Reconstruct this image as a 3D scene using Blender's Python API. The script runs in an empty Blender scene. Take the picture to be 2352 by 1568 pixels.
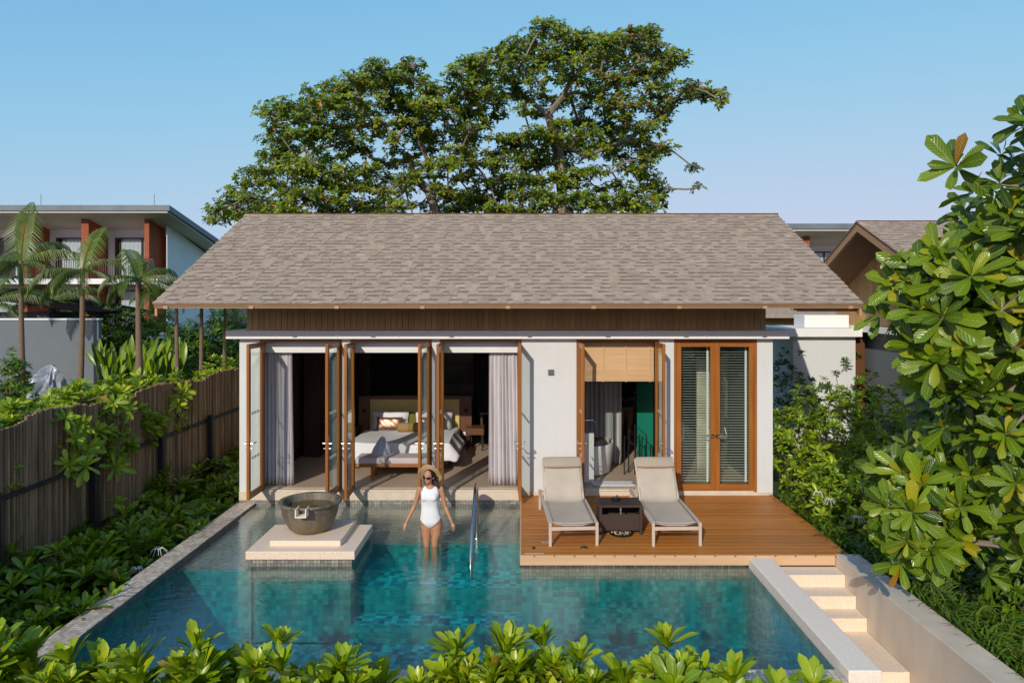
import bpy, bmesh, math, random
import numpy as np
from mathutils import Vector, Matrix

rnd = random.Random(7)
rng = np.random.default_rng(11)
sc = bpy.context.scene
COL = sc.collection
PI = math.pi
R = math.radians
I4 = Matrix.Identity(4)

# ---------------------------------------------------------------- camera model
CAM_H = 3.5
FPX, VX, VY = 1650.0, 1198.0, 692.0          # focal length, vanishing point, measured on a 2352 x 1568 view


def at(x, y, d):
    """world point seen at (x, y) at distance d in front of the camera"""
    return Vector(((x - VX) * d / FPX, d, CAM_H - (y - VY) * d / FPX))


# ---------------------------------------------------------------- object helpers
def tag(o, label=None, cat=None, group=None, kind=None):
    if label: o['label'] = label
    if cat: o['category'] = cat
    if group: o['group'] = group
    if kind: o['kind'] = kind
    return o


def thing(name, label, cat, loc=(0, 0, 0), group=None):
    o = bpy.data.objects.new(name, None)
    o.empty_display_size = 0.1
    COL.objects.link(o)
    o.location = loc
    return tag(o, label, cat, group)


def root_inv(p):
    if p.type == 'EMPTY':
        return Matrix.Translation(p.location).inverted()
    return I4.copy()


def link(name, me, parent=None):
    o = bpy.data.objects.new(name, me)
    COL.objects.link(o)
    if parent is not None:
        o.parent = parent
        o.matrix_parent_inverse = root_inv(parent)
    return o


def dup(root, loc, rotz=0.0, label=None, group=None):
    r = root.copy(); COL.objects.link(r)
    r.location = loc; r.rotation_euler = (0, 0, rotz)
    if label: r['label'] = label
    if group: r['group'] = group
    for ch in list(root.children):
        c = ch.copy(); COL.objects.link(c); c.parent = r; c.matrix_parent_inverse = ch.matrix_parent_inverse.copy()
        for g in list(ch.children):
            e = g.copy(); COL.objects.link(e); e.parent = c; e.matrix_parent_inverse = g.matrix_parent_inverse.copy()
    return r


class MB:
    """collects shapes and links them as one mesh object (world coordinates)"""

    def __init__(self):
        self.v = []; self.f = []; self.mi = []; self.t = []; self.sm = []; self.cur = 0; self.tint = 0.5; self.marks = []

    def add(self, vs, fs, smooth=False, mtx=None):
        b = len(self.v); self.marks.append((b, len(self.f)))
        if mtx is not None:
            vs = [mtx @ Vector(p) for p in vs]
        self.v.extend([tuple(p) for p in vs])
        for q in fs:
            self.f.append([b + i for i in q]); self.mi.append(self.cur); self.sm.append(smooth)
        self.t.extend([self.tint] * len(vs))
        return self

    def box(self, x0, x1, y0, y1, z0, z1, mtx=None):
        vs = [(x0, y0, z0), (x1, y0, z0), (x1, y1, z0), (x0, y1, z0), (x0, y0, z1), (x1, y0, z1), (x1, y1, z1), (x0, y1, z1)]
        fs = [(0, 3, 2, 1), (4, 5, 6, 7), (0, 1, 5, 4), (1, 2, 6, 5), (2, 3, 7, 6), (3, 0, 4, 7)]
        return self.add(vs, fs, False, mtx)

    def bar(self, p, q, w, h, up=(0, 0, 1)):
        p, q = Vector(p), Vector(q)
        d = q - p; L = d.length; d.normalize()
        u = Vector(up)
        if abs(u.dot(d)) > 0.98: u = Vector((0, 1, 0))
        s = d.cross(u).normalized(); u = s.cross(d)
        m = Matrix(((s.x, d.x, u.x, p.x), (s.y, d.y, u.y, p.y), (s.z, d.z, u.z, p.z), (0, 0, 0, 1)))
        return self.box(-w / 2, w / 2, 0, L, -h / 2, h / 2, m)

    def tube(self, pts, rad, seg=8, cap=True, flat=1.0):
        pts = [Vector(p) for p in pts]
        n = len(pts)
        if not hasattr(rad, '__len__'): rad = [rad] * n
        tang = []
        for i in range(n):
            a = pts[max(i - 1, 0)]; b = pts[min(i + 1, n - 1)]
            t = (b - a); t = t.normalized() if t.length > 1e-9 else Vector((0, 0, 1))
            tang.append(t)
        ref = Vector((0, 0, 1)) if abs(tang[0].z) < 0.9 else Vector((1, 0, 0))
        u = (ref - tang[0] * ref.dot(tang[0])).normalized()
        vs = []
        for i in range(n):
            t = tang[i]
            u = (u - t * u.dot(t))
            u = u.normalized() if u.length > 1e-6 else t.orthogonal().normalized()
            w = t.cross(u)
            for k in range(seg):
                a = 2 * PI * k / seg
                vs.append(pts[i] + u * (math.cos(a) * rad[i]) + w * (math.sin(a) * rad[i] * flat))
        fs = []
        for i in range(n - 1):
            for k in range(seg):
                k2 = (k + 1) % seg
                fs.append((i * seg + k, i * seg + k2, (i + 1) * seg + k2, (i + 1) * seg + k))
        if cap:
            fs.append(tuple(range(seg - 1, -1, -1)))
            fs.append(tuple((n - 1) * seg + k for k in range(seg)))
        return self.add(vs, fs, True)

    def lathe(self, prof, c=(0, 0, 0), seg=32, mtx=None, closed=False):
        """prof: list of (r, z) from bottom; r=0 ends close themselves"""
        n = len(prof); vs = []
        for r, z in prof:
            for k in range(seg):
                a = 2 * PI * k / seg
                vs.append((c[0] + r * math.cos(a), c[1] + r * math.sin(a), c[2] + z))
        fs = []
        for i in range(n - 1):
            for k in range(seg):
                k2 = (k + 1) % seg
                fs.append((i * seg + k, i * seg + k2, (i + 1) * seg + k2, (i + 1) * seg + k))
        if not closed:
            fs.append(tuple(range(seg - 1, -1, -1)))
            fs.append(tuple((n - 1) * seg + k for k in range(seg)))
        return self.add(vs, fs, True, mtx)

    def prism(self, poly, a0, a1, axis='x'):
        """poly in the plane across the axis: x->(y,z)  y->(x,z)  z->(x,y)"""
        n = len(poly)
        def pt(p, a):
            return (a, p[0], p[1]) if axis == 'x' else (p[0], a, p[1]) if axis == 'y' else (p[0], p[1], a)
        vs = [pt(p, a0) for p in poly] + [pt(p, a1) for p in poly]
        fs = [tuple(range(n - 1, -1, -1)), tuple(range(n, 2 * n))]
        fs += [(i, (i + 1) % n, n + (i + 1) % n, n + i) for i in range(n)]
        return self.add(vs, fs)

    def sphere(self, c, r, seg=14, rings=8, mtx=None):
        rx, ry, rz = r if hasattr(r, '__len__') else (r, r, r)
        vs = []; fs = []
        for i in range(rings + 1):
            ph = PI * i / rings
            for k in range(seg):
                a = 2 * PI * k / seg
                s = max(math.sin(ph), 0.02)
                vs.append((c[0] + rx * s * math.cos(a), c[1] + ry * s * math.sin(a), c[2] - rz * math.cos(ph)))
        for i in range(rings):
            for k in range(seg):
                k2 = (k + 1) % seg
                fs.append((i * seg + k, i * seg + k2, (i + 1) * seg + k2, (i + 1) * seg + k))
        fs.append(tuple(range(seg - 1, -1, -1)))
        fs.append(tuple(rings * seg + k for k in range(seg)))
        return self.add(vs, fs, True, mtx)

    def sheet(self, fn, nu, nv):
        """grid surface fn(u,v) with u,v in 0..1"""
        vs = [fn(i / nu, j / nv) for j in range(nv + 1) for i in range(nu + 1)]
        fs = [(j * (nu + 1) + i, j * (nu + 1) + i + 1, (j + 1) * (nu + 1) + i + 1, (j + 1) * (nu + 1) + i) for j in range(nv) for i in range(nu)]
        return self.add(vs, fs, True)

    def mesh(self, name, mats):
        me = bpy.data.meshes.new(name)
        me.from_pydata(self.v, [], self.f)
        if not isinstance(mats, (list, tuple)): mats = [mats]
        for m in mats: me.materials.append(m)
        bm = bmesh.new(); bm.from_mesh(me)
        bmesh.ops.recalc_face_normals(bm, faces=bm.faces)
        bm.to_mesh(me); bm.free()
        me.polygons.foreach_set('material_index', self.mi)
        me.polygons.foreach_set('use_smooth', self.sm)
        a = me.attributes.new('tint', 'FLOAT', 'POINT')
        a.data.foreach_set('value', np.array(self.t, dtype=np.float32))
        if any(self.sm):
            me.set_sharp_from_angle(angle=R(42))
        me.update()
        return me

    def build_each(self, name, mats, parent=None, bevel=0.0):
        """one object per shape added"""
        ends = self.marks[1:] + [(len(self.v), len(self.f))]
        for (v0, f0), (v1, f1) in zip(self.marks, ends):
            m = MB(); m.v = self.v[v0:v1]; m.f = [[i - v0 for i in q] for q in self.f[f0:f1]]
            m.mi = self.mi[f0:f1]; m.sm = self.sm[f0:f1]; m.t = self.t[v0:v1]
            m.build(name, mats, parent, bevel)

    def build(self, name, mats, parent=None, bevel=0.0, subsurf=0, solid=0.0):
        o = link(name, self.mesh(name, mats), parent)
        if solid:
            m = o.modifiers.new('thick', 'SOLIDIFY'); m.thickness = solid; m.offset = 0
        if bevel:
            m = o.modifiers.new('edge', 'BEVEL'); m.width = bevel; m.segments = 2; m.limit_method = 'ANGLE'; m.angle_limit = R(40)
        if subsurf:
            m = o.modifiers.new('round', 'SUBSURF'); m.levels = subsurf; m.render_levels = subsurf
        return o


def np_mesh(name, V, Q, mat, uv=None, tint=None, smooth=True):
    me = bpy.data.meshes.new(name)
    nq, k = Q.shape
    me.vertices.add(len(V)); me.vertices.foreach_set('co', V.astype(np.float32).ravel())
    me.loops.add(nq * k); me.loops.foreach_set('vertex_index', Q.astype(np.int32).ravel())
    me.polygons.add(nq)
    me.polygons.foreach_set('loop_start', np.arange(0, nq * k, k, dtype=np.int32))
    me.polygons.foreach_set('loop_total', np.full(nq, k, dtype=np.int32))
    me.polygons.foreach_set('use_smooth', np.full(nq, smooth))
    me.update(calc_edges=True)
    if uv is not None:
        l = me.uv_layers.new(name='UVMap')
        l.data.foreach_set('uv', uv[Q.ravel()].astype(np.float32).ravel())
    if tint is not None:
        a = me.attributes.new('tint', 'FLOAT', 'POINT'); a.data.foreach_set('value', tint.astype(np.float32))
    me.materials.append(mat)
    return me


# ---------------------------------------------------------------- materials
def new_mat(name):
    m = bpy.data.materials.new(name); m.use_nodes = True
    nt = m.node_tree
    for n in list(nt.nodes): nt.nodes.remove(n)
    out = nt.nodes.new('ShaderNodeOutputMaterial')
    return m, nt, out


def N(nt, typ, **kw):
    n = nt.nodes.new(typ)
    for k, v in kw.items():
        if k.startswith('i_'):
            key = k[2:].replace('_', ' ')
            n.inputs[key].default_value = v
        else:
            setattr(n, k, v)
    return n


def L(nt, a, b): nt.links.new(a, b)


def c4(c): return (c[0], c[1], c[2], 1.0)


def ramp(nt, fac, stops):
    r = nt.nodes.new('ShaderNodeValToRGB')
    el = r.color_ramp.elements
    while len(el) < len(stops): el.new(0.5)
    for e, (p, c) in zip(el, stops):
        e.position = p; e.color = c4(c) if hasattr(c, '__len__') else (c, c, c, 1)
    L(nt, fac, r.inputs['Fac'])
    return r.outputs['Color']


def obj_coord(nt, scale=(1, 1, 1)):
    tc = N(nt, 'ShaderNodeTexCoord')
    mp = N(nt, 'ShaderNodeMapping'); mp.inputs['Scale'].default_value = scale
    L(nt, tc.outputs['Object'], mp.inputs['Vector'])
    return mp.outputs['Vector']


def noise(nt, vec, scale, detail=4, rough=0.55, out='Fac'):
    n = N(nt, 'ShaderNodeTexNoise'); n.inputs['Scale'].default_value = scale
    n.inputs['Detail'].default_value = detail; n.inputs['Roughness'].default_value = rough
    L(nt, vec, n.inputs['Vector'])
    return n.outputs[out]


def mixc(nt, fac, a, b, mode='MIX'):
    m = N(nt, 'ShaderNodeMix', data_type='RGBA', blend_type=mode)
    def put(i, v):
        s = m.inputs[i]
        if hasattr(v, 'is_linked') or isinstance(v, bpy.types.NodeSocket): L(nt, v, s)
        else: s.default_value = v if not hasattr(v, '__len__') else c4(v)
    put(0, fac); put(6, a); put(7, b)
    return m.outputs[2]


def mth(nt, op, a, b=0.0, c=None):
    m = N(nt, 'ShaderNodeMath', operation=op)
    for i, v in enumerate((a, b) if c is None else (a, b, c)):
        if isinstance(v, bpy.types.NodeSocket): L(nt, v, m.inputs[i])
        else: m.inputs[i].default_value = v
    return m.outputs[0]


def principled(nt, out, base, rough=0.6, metal=0.0, spec=0.5, bump=None, bstr=0.3, bdist=0.01):
    p = N(nt, 'ShaderNodeBsdfPrincipled')
    if isinstance(base, bpy.types.NodeSocket): L(nt, base, p.inputs['Base Color'])
    else: p.inputs['Base Color'].default_value = c4(base)
    if isinstance(rough, bpy.types.NodeSocket): L(nt, rough, p.inputs['Roughness'])
    else: p.inputs['Roughness'].default_value = rough
    p.inputs['Metallic'].default_value = metal
    p.inputs['Specular IOR Level'].default_value = spec
    if bump is not None:
        b = N(nt, 'ShaderNodeBump'); b.inputs['Strength'].default_value = bstr; b.inputs['Distance'].default_value = bdist
        L(nt, bump, b.inputs['Height']); L(nt, b.outputs['Normal'], p.inputs['Normal'])
    L(nt, p.outputs['BSDF'], out.inputs['Surface'])
    return p


def mat_plain(name, c, rough=0.6, var=0.12, scale=6.0, metal=0.0, spec=0.4, bstr=0.12, stretch=(1, 1, 1), tintvar=0.0, fine=60.0):
    """colour with cloudy variation, an optional per-piece tint and a fine bump"""
    m, nt, out = new_mat(name)
    v = obj_coord(nt, stretch)
    n1 = noise(nt, v, scale, 5)
    lo = [x * (1 - var) for x in c]; hi = [min(1, x * (1 + var)) for x in c]
    col = ramp(nt, n1, [(0.28, lo), (0.72, hi)])
    if tintvar:
        a = N(nt, 'ShaderNodeAttribute', attribute_name='tint')
        k = mth(nt, 'MULTIPLY_ADD', a.outputs['Fac'], 2 * tintvar, 1 - tintvar)
        cc = N(nt, 'ShaderNodeCombineColor')
        for i in range(3): L(nt, k, cc.inputs[i])
        col = mixc(nt, 1.0, col, cc.outputs[0], 'MULTIPLY')
    principled(nt, out, col, rough, metal, spec, noise(nt, v, fine, 3), bstr, 0.004)
    return m


def mat_metal(name, c, rough=0.2):
    m, nt, out = new_mat(name)
    v = obj_coord(nt)
    principled(nt, out, c, ramp(nt, noise(nt, v, 30), [(0.3, rough * 0.8), (0.7, rough * 1.3)]), 1.0)
    return m


def mat_wood(name, dark, light, axis, rough=0.35, scale=9.0, tintvar=0.0, stretch=14.0):
    m, nt, out = new_mat(name)
    s = [stretch, stretch, stretch]; s['xyz'.index(axis)] = 0.7
    v = obj_coord(nt, s)
    n1 = noise(nt, v, scale / 6, 6, 0.65)
    col = ramp(nt, n1, [(0.25, dark), (0.75, light)])
    v2 = obj_coord(nt)
    col = mixc(nt, ramp(nt, noise(nt, v2, 1.6, 3), [(0.35, 0.0), (0.75, 0.35)]), col, dark)
    if tintvar:
        a = N(nt, 'ShaderNodeAttribute', attribute_name='tint')
        k = mth(nt, 'MULTIPLY_ADD', a.outputs['Fac'], 2 * tintvar, 1 - tintvar)
        cc = N(nt, 'ShaderNodeCombineColor')
        for i in range(3): L(nt, k, cc.inputs[i])
        col = mixc(nt, 1.0, col, cc.outputs[0], 'MULTIPLY')
    principled(nt, out, col, ramp(nt, n1, [(0.3, rough * 1.25), (0.7, rough * 0.85)]), 0, 0.45, n1, 0.25, 0.003)
    return m


def mat_glass(name, tint=(0.86, 0.95, 0.91), refl=1.0):
    m, nt, out = new_mat(name)
    tr = N(nt, 'ShaderNodeBsdfTransparent'); tr.inputs['Color'].default_value = c4(tint)
    gl = N(nt, 'ShaderNodeBsdfGlossy'); gl.inputs['Roughness'].default_value = 0.01
    gl.inputs['Color'].default_value = (0.95, 1, 0.98, 1)
    fr = N(nt, 'ShaderNodeFresnel')
    gm = N(nt, 'ShaderNodeNewGeometry')
    L(nt, mth(nt, 'ADD', 1.5, mth(nt, 'MULTIPLY', gm.outputs['Backfacing'], 1 / 1.5 - 1.5)), fr.inputs['IOR'])
    f2 = mth(nt, 'MULTIPLY', fr.outputs[0], 1.0 * refl)
    f2 = mth(nt, 'MINIMUM', f2, 0.85)
    mx = N(nt, 'ShaderNodeMixShader')
    L(nt, f2, mx.inputs[0]); L(nt, tr.outputs[0], mx.inputs[1]); L(nt, gl.outputs[0], mx.inputs[2])
    L(nt, mx.outputs[0], out.inputs['Surface'])
    return m


def mat_cloth(name, c, trans=0.3, weave=400.0, var=0.08, rough=0.9):
    m, nt, out = new_mat(name)
    v = obj_coord(nt)
    n1 = noise(nt, v, 3.0, 4)
    col = ramp(nt, n1, [(0.3, [x * (1 - var) for x in c]), (0.7, c)])
    d = N(nt, 'ShaderNodeBsdfPrincipled'); d.inputs['Roughness'].default_value = rough
    d.inputs['Specular IOR Level'].default_value = 0.15
    L(nt, col, d.inputs['Base Color'])
    b = N(nt, 'ShaderNodeBump'); b.inputs['Strength'].default_value = 0.25; b.inputs['Distance'].default_value = 0.004
    L(nt, noise(nt, v, weave / 8, 3), b.inputs['Height']); L(nt, b.outputs[0], d.inputs['Normal'])
    t = N(nt, 'ShaderNodeBsdfTranslucent'); L(nt, col, t.inputs['Color'])
    mx = N(nt, 'ShaderNodeMixShader'); mx.inputs[0].default_value = trans
    L(nt, d.outputs[0], mx.inputs[1]); L(nt, t.outputs[0], mx.inputs[2]); L(nt, mx.outputs[0], out.inputs['Surface'])
    return m


def mat_leaf(name, stops, trans=0.25, rough=0.38, veins=0.0, rib=(0.28, 0.36, 0.06), ribw=0.06, spec=0.5):
    """stops: colours along the per-leaf tint 0..1; uv: u across (0..1), v along"""
    m, nt, out = new_mat(name)
    a = N(nt, 'ShaderNodeAttribute', attribute_name='tint')
    col = ramp(nt, a.outputs['Fac'], stops)
    v = obj_coord(nt)
    col = mixc(nt, ramp(nt, noise(nt, v, 30, 3), [(0.4, 0.0), (0.8, 0.3)]), col, mixc(nt, 0.55, col, (0.02, 0.05, 0.005)))
    tc = N(nt, 'ShaderNodeTexCoord'); sp = N(nt, 'ShaderNodeSeparateXYZ'); L(nt, tc.outputs['UV'], sp.inputs[0])
    au = mth(nt, 'ABSOLUTE', mth(nt, 'SUBTRACT', sp.outputs[0], 0.5))
    ribf = mth(nt, 'LESS_THAN', au, ribw)
    col = mixc(nt, mth(nt, 'MULTIPLY', ribf, 0.6), col, rib)
    d = N(nt, 'ShaderNodeBsdfPrincipled'); d.inputs['Roughness'].default_value = rough
    d.inputs['Specular IOR Level'].default_value = spec
    if veins:
        w = mth(nt, 'SINE', mth(nt, 'MULTIPLY', mth(nt, 'SUBTRACT', sp.outputs[1], mth(nt, 'MULTIPLY', au, 0.45)), veins))
        w2 = mth(nt, 'GREATER_THAN', w, 0.9)
        col = mixc(nt, mth(nt, 'MULTIPLY', w2, 0.3), col, rib)
        b = N(nt, 'ShaderNodeBump'); b.inputs['Strength'].default_value = 0.35; b.inputs['Distance'].default_value = 0.006
        L(nt, w, b.inputs['Height']); L(nt, b.outputs[0], d.inputs['Normal'])
    L(nt, col, d.inputs['Base Color'])
    t = N(nt, 'ShaderNodeBsdfTranslucent')
    L(nt, mixc(nt, 1.0, col, (1.25, 1.35, 0.6), 'MULTIPLY'), t.inputs['Color'])
    mx = N(nt, 'ShaderNodeMixShader'); mx.inputs[0].default_value = trans
    L(nt, d.outputs[0], mx.inputs[1]); L(nt, t.outputs[0], mx.inputs[2]); L(nt, mx.outputs[0], out.inputs['Surface'])
    return m


def mat_tile(name, plane, size, c1, c2, mortar, rough=0.35, msize=0.06, nscale=1.6, stops=None, wrand=0.6):
    """small square mosaic laid in the plane 'xy', 'xz' or 'yz'"""
    m, nt, out = new_mat(name)
    tc = N(nt, 'ShaderNodeTexCoord'); sp = N(nt, 'ShaderNodeSeparateXYZ'); L(nt, tc.outputs['Object'], sp.inputs[0])
    cb = N(nt, 'ShaderNodeCombineXYZ')
    for i, a in enumerate(plane): L(nt, sp.outputs['xyz'.index(a)], cb.inputs[i])
    br = N(nt, 'ShaderNodeTexBrick'); br.offset = 0.0; br.squash = 1.0
    br.inputs['Scale'].default_value = 1.0 / size
    br.inputs['Brick Width'].default_value = 1.0; br.inputs['Row Height'].default_value = 1.0
    br.inputs['Mortar Size'].default_value = msize; br.inputs['Mortar Smooth'].default_value = 0.1
    br.inputs['Color1'].default_value = (0, 0, 0, 1); br.inputs['Color2'].default_value = (1, 1, 1, 1)
    br.inputs['Mortar'].default_value = (0.5, 0.5, 0.5, 1)
    L(nt, cb.outputs[0], br.inputs['Vector'])
    n1 = ramp(nt, noise(nt, cb.outputs[0], nscale, 5, 0.65), [(.3, 0.0), (.7, 1.0)])
    n2 = noise(nt, cb.outputs[0], 45, 2)
    f = mth(nt, 'ADD', mth(nt, 'MULTIPLY', br.outputs['Color'], wrand), mth(nt, 'MULTIPLY', n1, 1 - wrand))
    f = mth(nt, 'ADD', f, mth(nt, 'MULTIPLY', mth(nt, 'SUBTRACT', n2, 0.5), 0.35))
    col = ramp(nt, f, stops or [(0.1, c1), (0.9, c2)])
    col = mixc(nt, br.outputs['Fac'], col, mortar)
    inv = mth(nt, 'SUBTRACT', 1.0, br.outputs['Fac'])
    principled(nt, out, col, rough, 0, 0.4, inv, 0.4, 0.003)
    return m

# ================================================================ palette
M = {}
M['plaster'] = mat_plain('white_plaster', (0.68, 0.69, 0.685), 0.85, 0.04, 1.2, spec=0.2, bstr=0.15, fine=90)
def mat_plaster(name, c):
    m, nt, out = new_mat(name)
    v = obj_coord(nt); vs = obj_coord(nt, (3.0, 3.0, 0.35))
    n1 = noise(nt, v, 1.4, 6, .6); n2 = noise(nt, vs, 2.2, 5, .65)
    col = ramp(nt, n1, [(.3, [x * .95 for x in c]), (.7, c)])
    col = mixc(nt, ramp(nt, n2, [(.52, 0.0), (.78, .16)]), col, (.42, .39, .34))
    principled(nt, out, col, .85, 0, .2, noise(nt, v, 70, 4), .25, .004)
    return m


M['plaster'] = mat_plaster('white_plaster', (0.70, 0.705, 0.695))
M['slab'] = mat_plain('white_paint', (0.88, 0.865, 0.83), 0.7, 0.04, 2.0, spec=0.3)
M['cream'] = mat_plain('cream_stone', (0.66, 0.56, 0.43), 0.6, 0.08, 8.0)
M['terrazzo'] = mat_plain('washed_stone', (0.84, 0.67, 0.51), 0.75, 0.13, 45.0, spec=0.25, bstr=0.3, fine=160)
M['coping'] = mat_plain('pale_terrazzo', (0.90, 0.78, 0.64), 0.75, 0.10, 40.0, spec=0.25, bstr=0.25, fine=160)
M['render'] = mat_plain('weathered_render', (0.62, 0.53, 0.42), 0.85, 0.16, 2.2, spec=0.15, bstr=0.25, fine=70, stretch=(1, 1, 0.35))
M['teak_z'] = mat_wood('teak_upright', (0.24, 0.075, 0.014), (0.44, 0.165, 0.032), 'z', 0.3)
M['teak_x'] = mat_wood('teak_cross', (0.24, 0.075, 0.014), (0.44, 0.165, 0.032), 'x', 0.3)
M['teak_y'] = mat_wood('teak_rail', (0.24, 0.075, 0.014), (0.44, 0.165, 0.032), 'y', 0.3)
M['deck'] = mat_wood('deck_boards', (0.38, 0.125, 0.018), (0.60, 0.23, 0.036), 'x', 0.5, 8.0, tintvar=0.12)
M['fascia'] = mat_wood('pale_timber', (0.60, 0.37, 0.20), (0.74, 0.49, 0.29), 'x', 0.55, 6.0)
M['clad'] = mat_wood('brown_cladding', (0.56, 0.34, 0.145), (0.70, 0.43, 0.19), 'z', 0.65, 5.0, tintvar=0.10)
M['gutter'] = mat_wood('eave_timber', (0.42, 0.22, 0.10), (0.56, 0.32, 0.17), 'x', 0.5)
M['darkwood'] = mat_wood('dark_veneer', (0.035, 0.018, 0.011), (0.07, 0.038, 0.022), 'z', 0.45)
M['walnut'] = mat_wood('walnut_veneer', (0.10, 0.038, 0.014), (0.17, 0.07, 0.027), 'z', 0.4)
M['shingle'] = mat_plain('asphalt_shingle', (0.365, 0.29, 0.225), 0.95, 0.15, 7.0, spec=0.1, bstr=0.6, tintvar=0.55, fine=140)
M['soffit'] = mat_plain('brown_soffit', (0.22, 0.12, 0.055), 0.7, 0.1, 4.0)
M['chrome'] = mat_metal('polished_steel', (0.55, 0.53, 0.51), 0.2)
M['satin'] = mat_metal('satin_steel', (0.55, 0.52, 0.48), 0.3)
M['glass'] = mat_glass('door_glass', (.93, .975, .955))
M['curtain'] = mat_cloth('white_curtain', (0.76, 0.72, 0.74), 0.25)
M['linen'] = mat_cloth('white_linen', (0.82, 0.82, 0.84), 0.05, 200)
M['towel'] = mat_cloth('blue_grey_towel', (0.5, 0.53, 0.66), 0.05, 300)
M['black'] = mat_plain('black_metal', (0.012, 0.012, 0.013), 0.45, 0.1)
M['grey'] = mat_plain('grey_plastic', (0.22, 0.22, 0.23), 0.5, 0.05)
M['white'] = mat_plain('white_gloss', (0.8, 0.8, 0.78), 0.3, 0.03)
M['floor'] = mat_plain('room_floor_tile', (0.50, 0.385, 0.285), 0.45, 0.08, 2.0, spec=0.4)
M['soil'] = mat_plain('dark_soil', (0.045, 0.032, 0.02), 0.95, 0.4, 9.0, bstr=0.8, fine=40)
M['lawn'] = mat_plain('lawn_green', (0.045, 0.085, 0.016), 0.9, 0.35, 7.0, bstr=0.8, fine=50)
M['shaded_wall'] = mat_plain('wall_paint_with_shade', (0.17, 0.19, 0.205), 0.85, 0.05, 1.0, spec=0.15)  # white walls standing in shade: the shade is put into this darker grey
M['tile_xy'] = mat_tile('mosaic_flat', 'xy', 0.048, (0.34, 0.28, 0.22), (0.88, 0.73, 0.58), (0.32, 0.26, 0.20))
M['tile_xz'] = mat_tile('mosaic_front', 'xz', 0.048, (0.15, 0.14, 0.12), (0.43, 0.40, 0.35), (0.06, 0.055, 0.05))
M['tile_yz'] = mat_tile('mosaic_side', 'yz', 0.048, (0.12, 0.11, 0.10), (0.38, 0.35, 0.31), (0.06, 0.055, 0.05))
M['basin_xy'] = mat_tile('pool_mosaic_caustics', 'xy', 0.08, (0.002, 0.12, 0.18), (0.06, 0.95, 0.90), (0.02, 0.34, 0.36), msize=0.02, nscale=3.0, wrand=0.72, stops=[(.12, (.001, .08, .16)), (.33, (.002, .32, .42)), (.56, (.004, .64, .68)), (.76, (.012, .95, .92)), (.90, (.30, 1.0, .98))])  # palest stops paint caustic light flecks into the tile colours
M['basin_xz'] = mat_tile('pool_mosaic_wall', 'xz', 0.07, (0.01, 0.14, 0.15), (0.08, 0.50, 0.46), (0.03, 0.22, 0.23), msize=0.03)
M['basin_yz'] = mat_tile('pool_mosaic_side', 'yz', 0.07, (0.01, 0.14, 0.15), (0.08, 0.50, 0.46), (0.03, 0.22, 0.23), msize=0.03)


def mat_water():
    m, nt, out = new_mat('pool_water')
    v = obj_coord(nt)
    wv = obj_coord(nt, (0.8, 1.25, 1))
    h = mth(nt, 'ADD', mth(nt, 'MULTIPLY', noise(nt, wv, 4.2, 3, 0.55), 1.0), mth(nt, 'MULTIPLY', noise(nt, wv, 15.0, 4, 0.62), 0.50))
    vd = N(nt, 'ShaderNodeVectorMath', operation='DISTANCE'); L(nt, v, vd.inputs[0]); vd.inputs[1].default_value = (-1.33, 10.31, 0.0)
    ring = mth(nt, 'MULTIPLY', mth(nt, 'SINE', mth(nt, 'MULTIPLY', vd.outputs['Value'], 48.0)), mth(nt, 'MULTIPLY', mth(nt, 'POWER', 2.718, mth(nt, 'MULTIPLY', vd.outputs['Value'], -2.2)), 0.16))
    h = mth(nt, 'ADD', h, ring)
    b = N(nt, 'ShaderNodeBump'); b.inputs['Strength'].default_value = 0.5; b.inputs['Distance'].default_value = 0.06
    L(nt, h, b.inputs['Height'])
    tr = N(nt, 'ShaderNodeBsdfTransparent'); tr.inputs['Color'].default_value = (1, 1, 1, 1)
    rf = N(nt, 'ShaderNodeBsdfRefraction'); rf.inputs['IOR'].default_value = 1.2; rf.inputs['Roughness'].default_value = 0.0
    L(nt, b.outputs[0], rf.inputs['Normal'])
    m1 = N(nt, 'ShaderNodeMixShader'); m1.inputs[0].default_value = 0.32
    L(nt, tr.outputs[0], m1.inputs[1]); L(nt, rf.outputs[0], m1.inputs[2])
    fr = N(nt, 'ShaderNodeFresnel')
    gl = N(nt, 'ShaderNodeBsdfGlossy'); gl.inputs['Roughness'].default_value = 0.01
    b2 = N(nt, 'ShaderNodeBump'); b2.inputs['Strength'].default_value = 0.5; b2.inputs['Distance'].default_value = 0.013
    L(nt, h, b2.inputs['Height']); L(nt, b2.outputs[0], gl.inputs['Normal']); L(nt, b2.outputs[0], fr.inputs['Normal'])
    gm = N(nt, 'ShaderNodeNewGeometry')           # same share of mirror seen from below the surface
    L(nt, mth(nt, 'ADD', 1.36, mth(nt, 'MULTIPLY', gm.outputs['Backfacing'], 1 / 1.36 - 1.36)), fr.inputs['IOR'])
    mx = N(nt, 'ShaderNodeMixShader'); L(nt, mth(nt, 'MINIMUM', mth(nt, 'MULTIPLY', fr.outputs[0], 1.65), 0.9), mx.inputs[0])
    L(nt, m1.outputs[0], mx.inputs[1]); L(nt, gl.outputs[0], mx.inputs[2])
    L(nt, mx.outputs[0], out.inputs['Surface'])
    ab = N(nt, 'ShaderNodeVolumeAbsorption'); ab.inputs['Color'].default_value = (0.01, 0.94, 0.955, 1); ab.inputs['Density'].default_value = 0.85
    L(nt, ab.outputs[0], out.inputs['Volume'])
    return m


M['water'] = mat_water()

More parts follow.
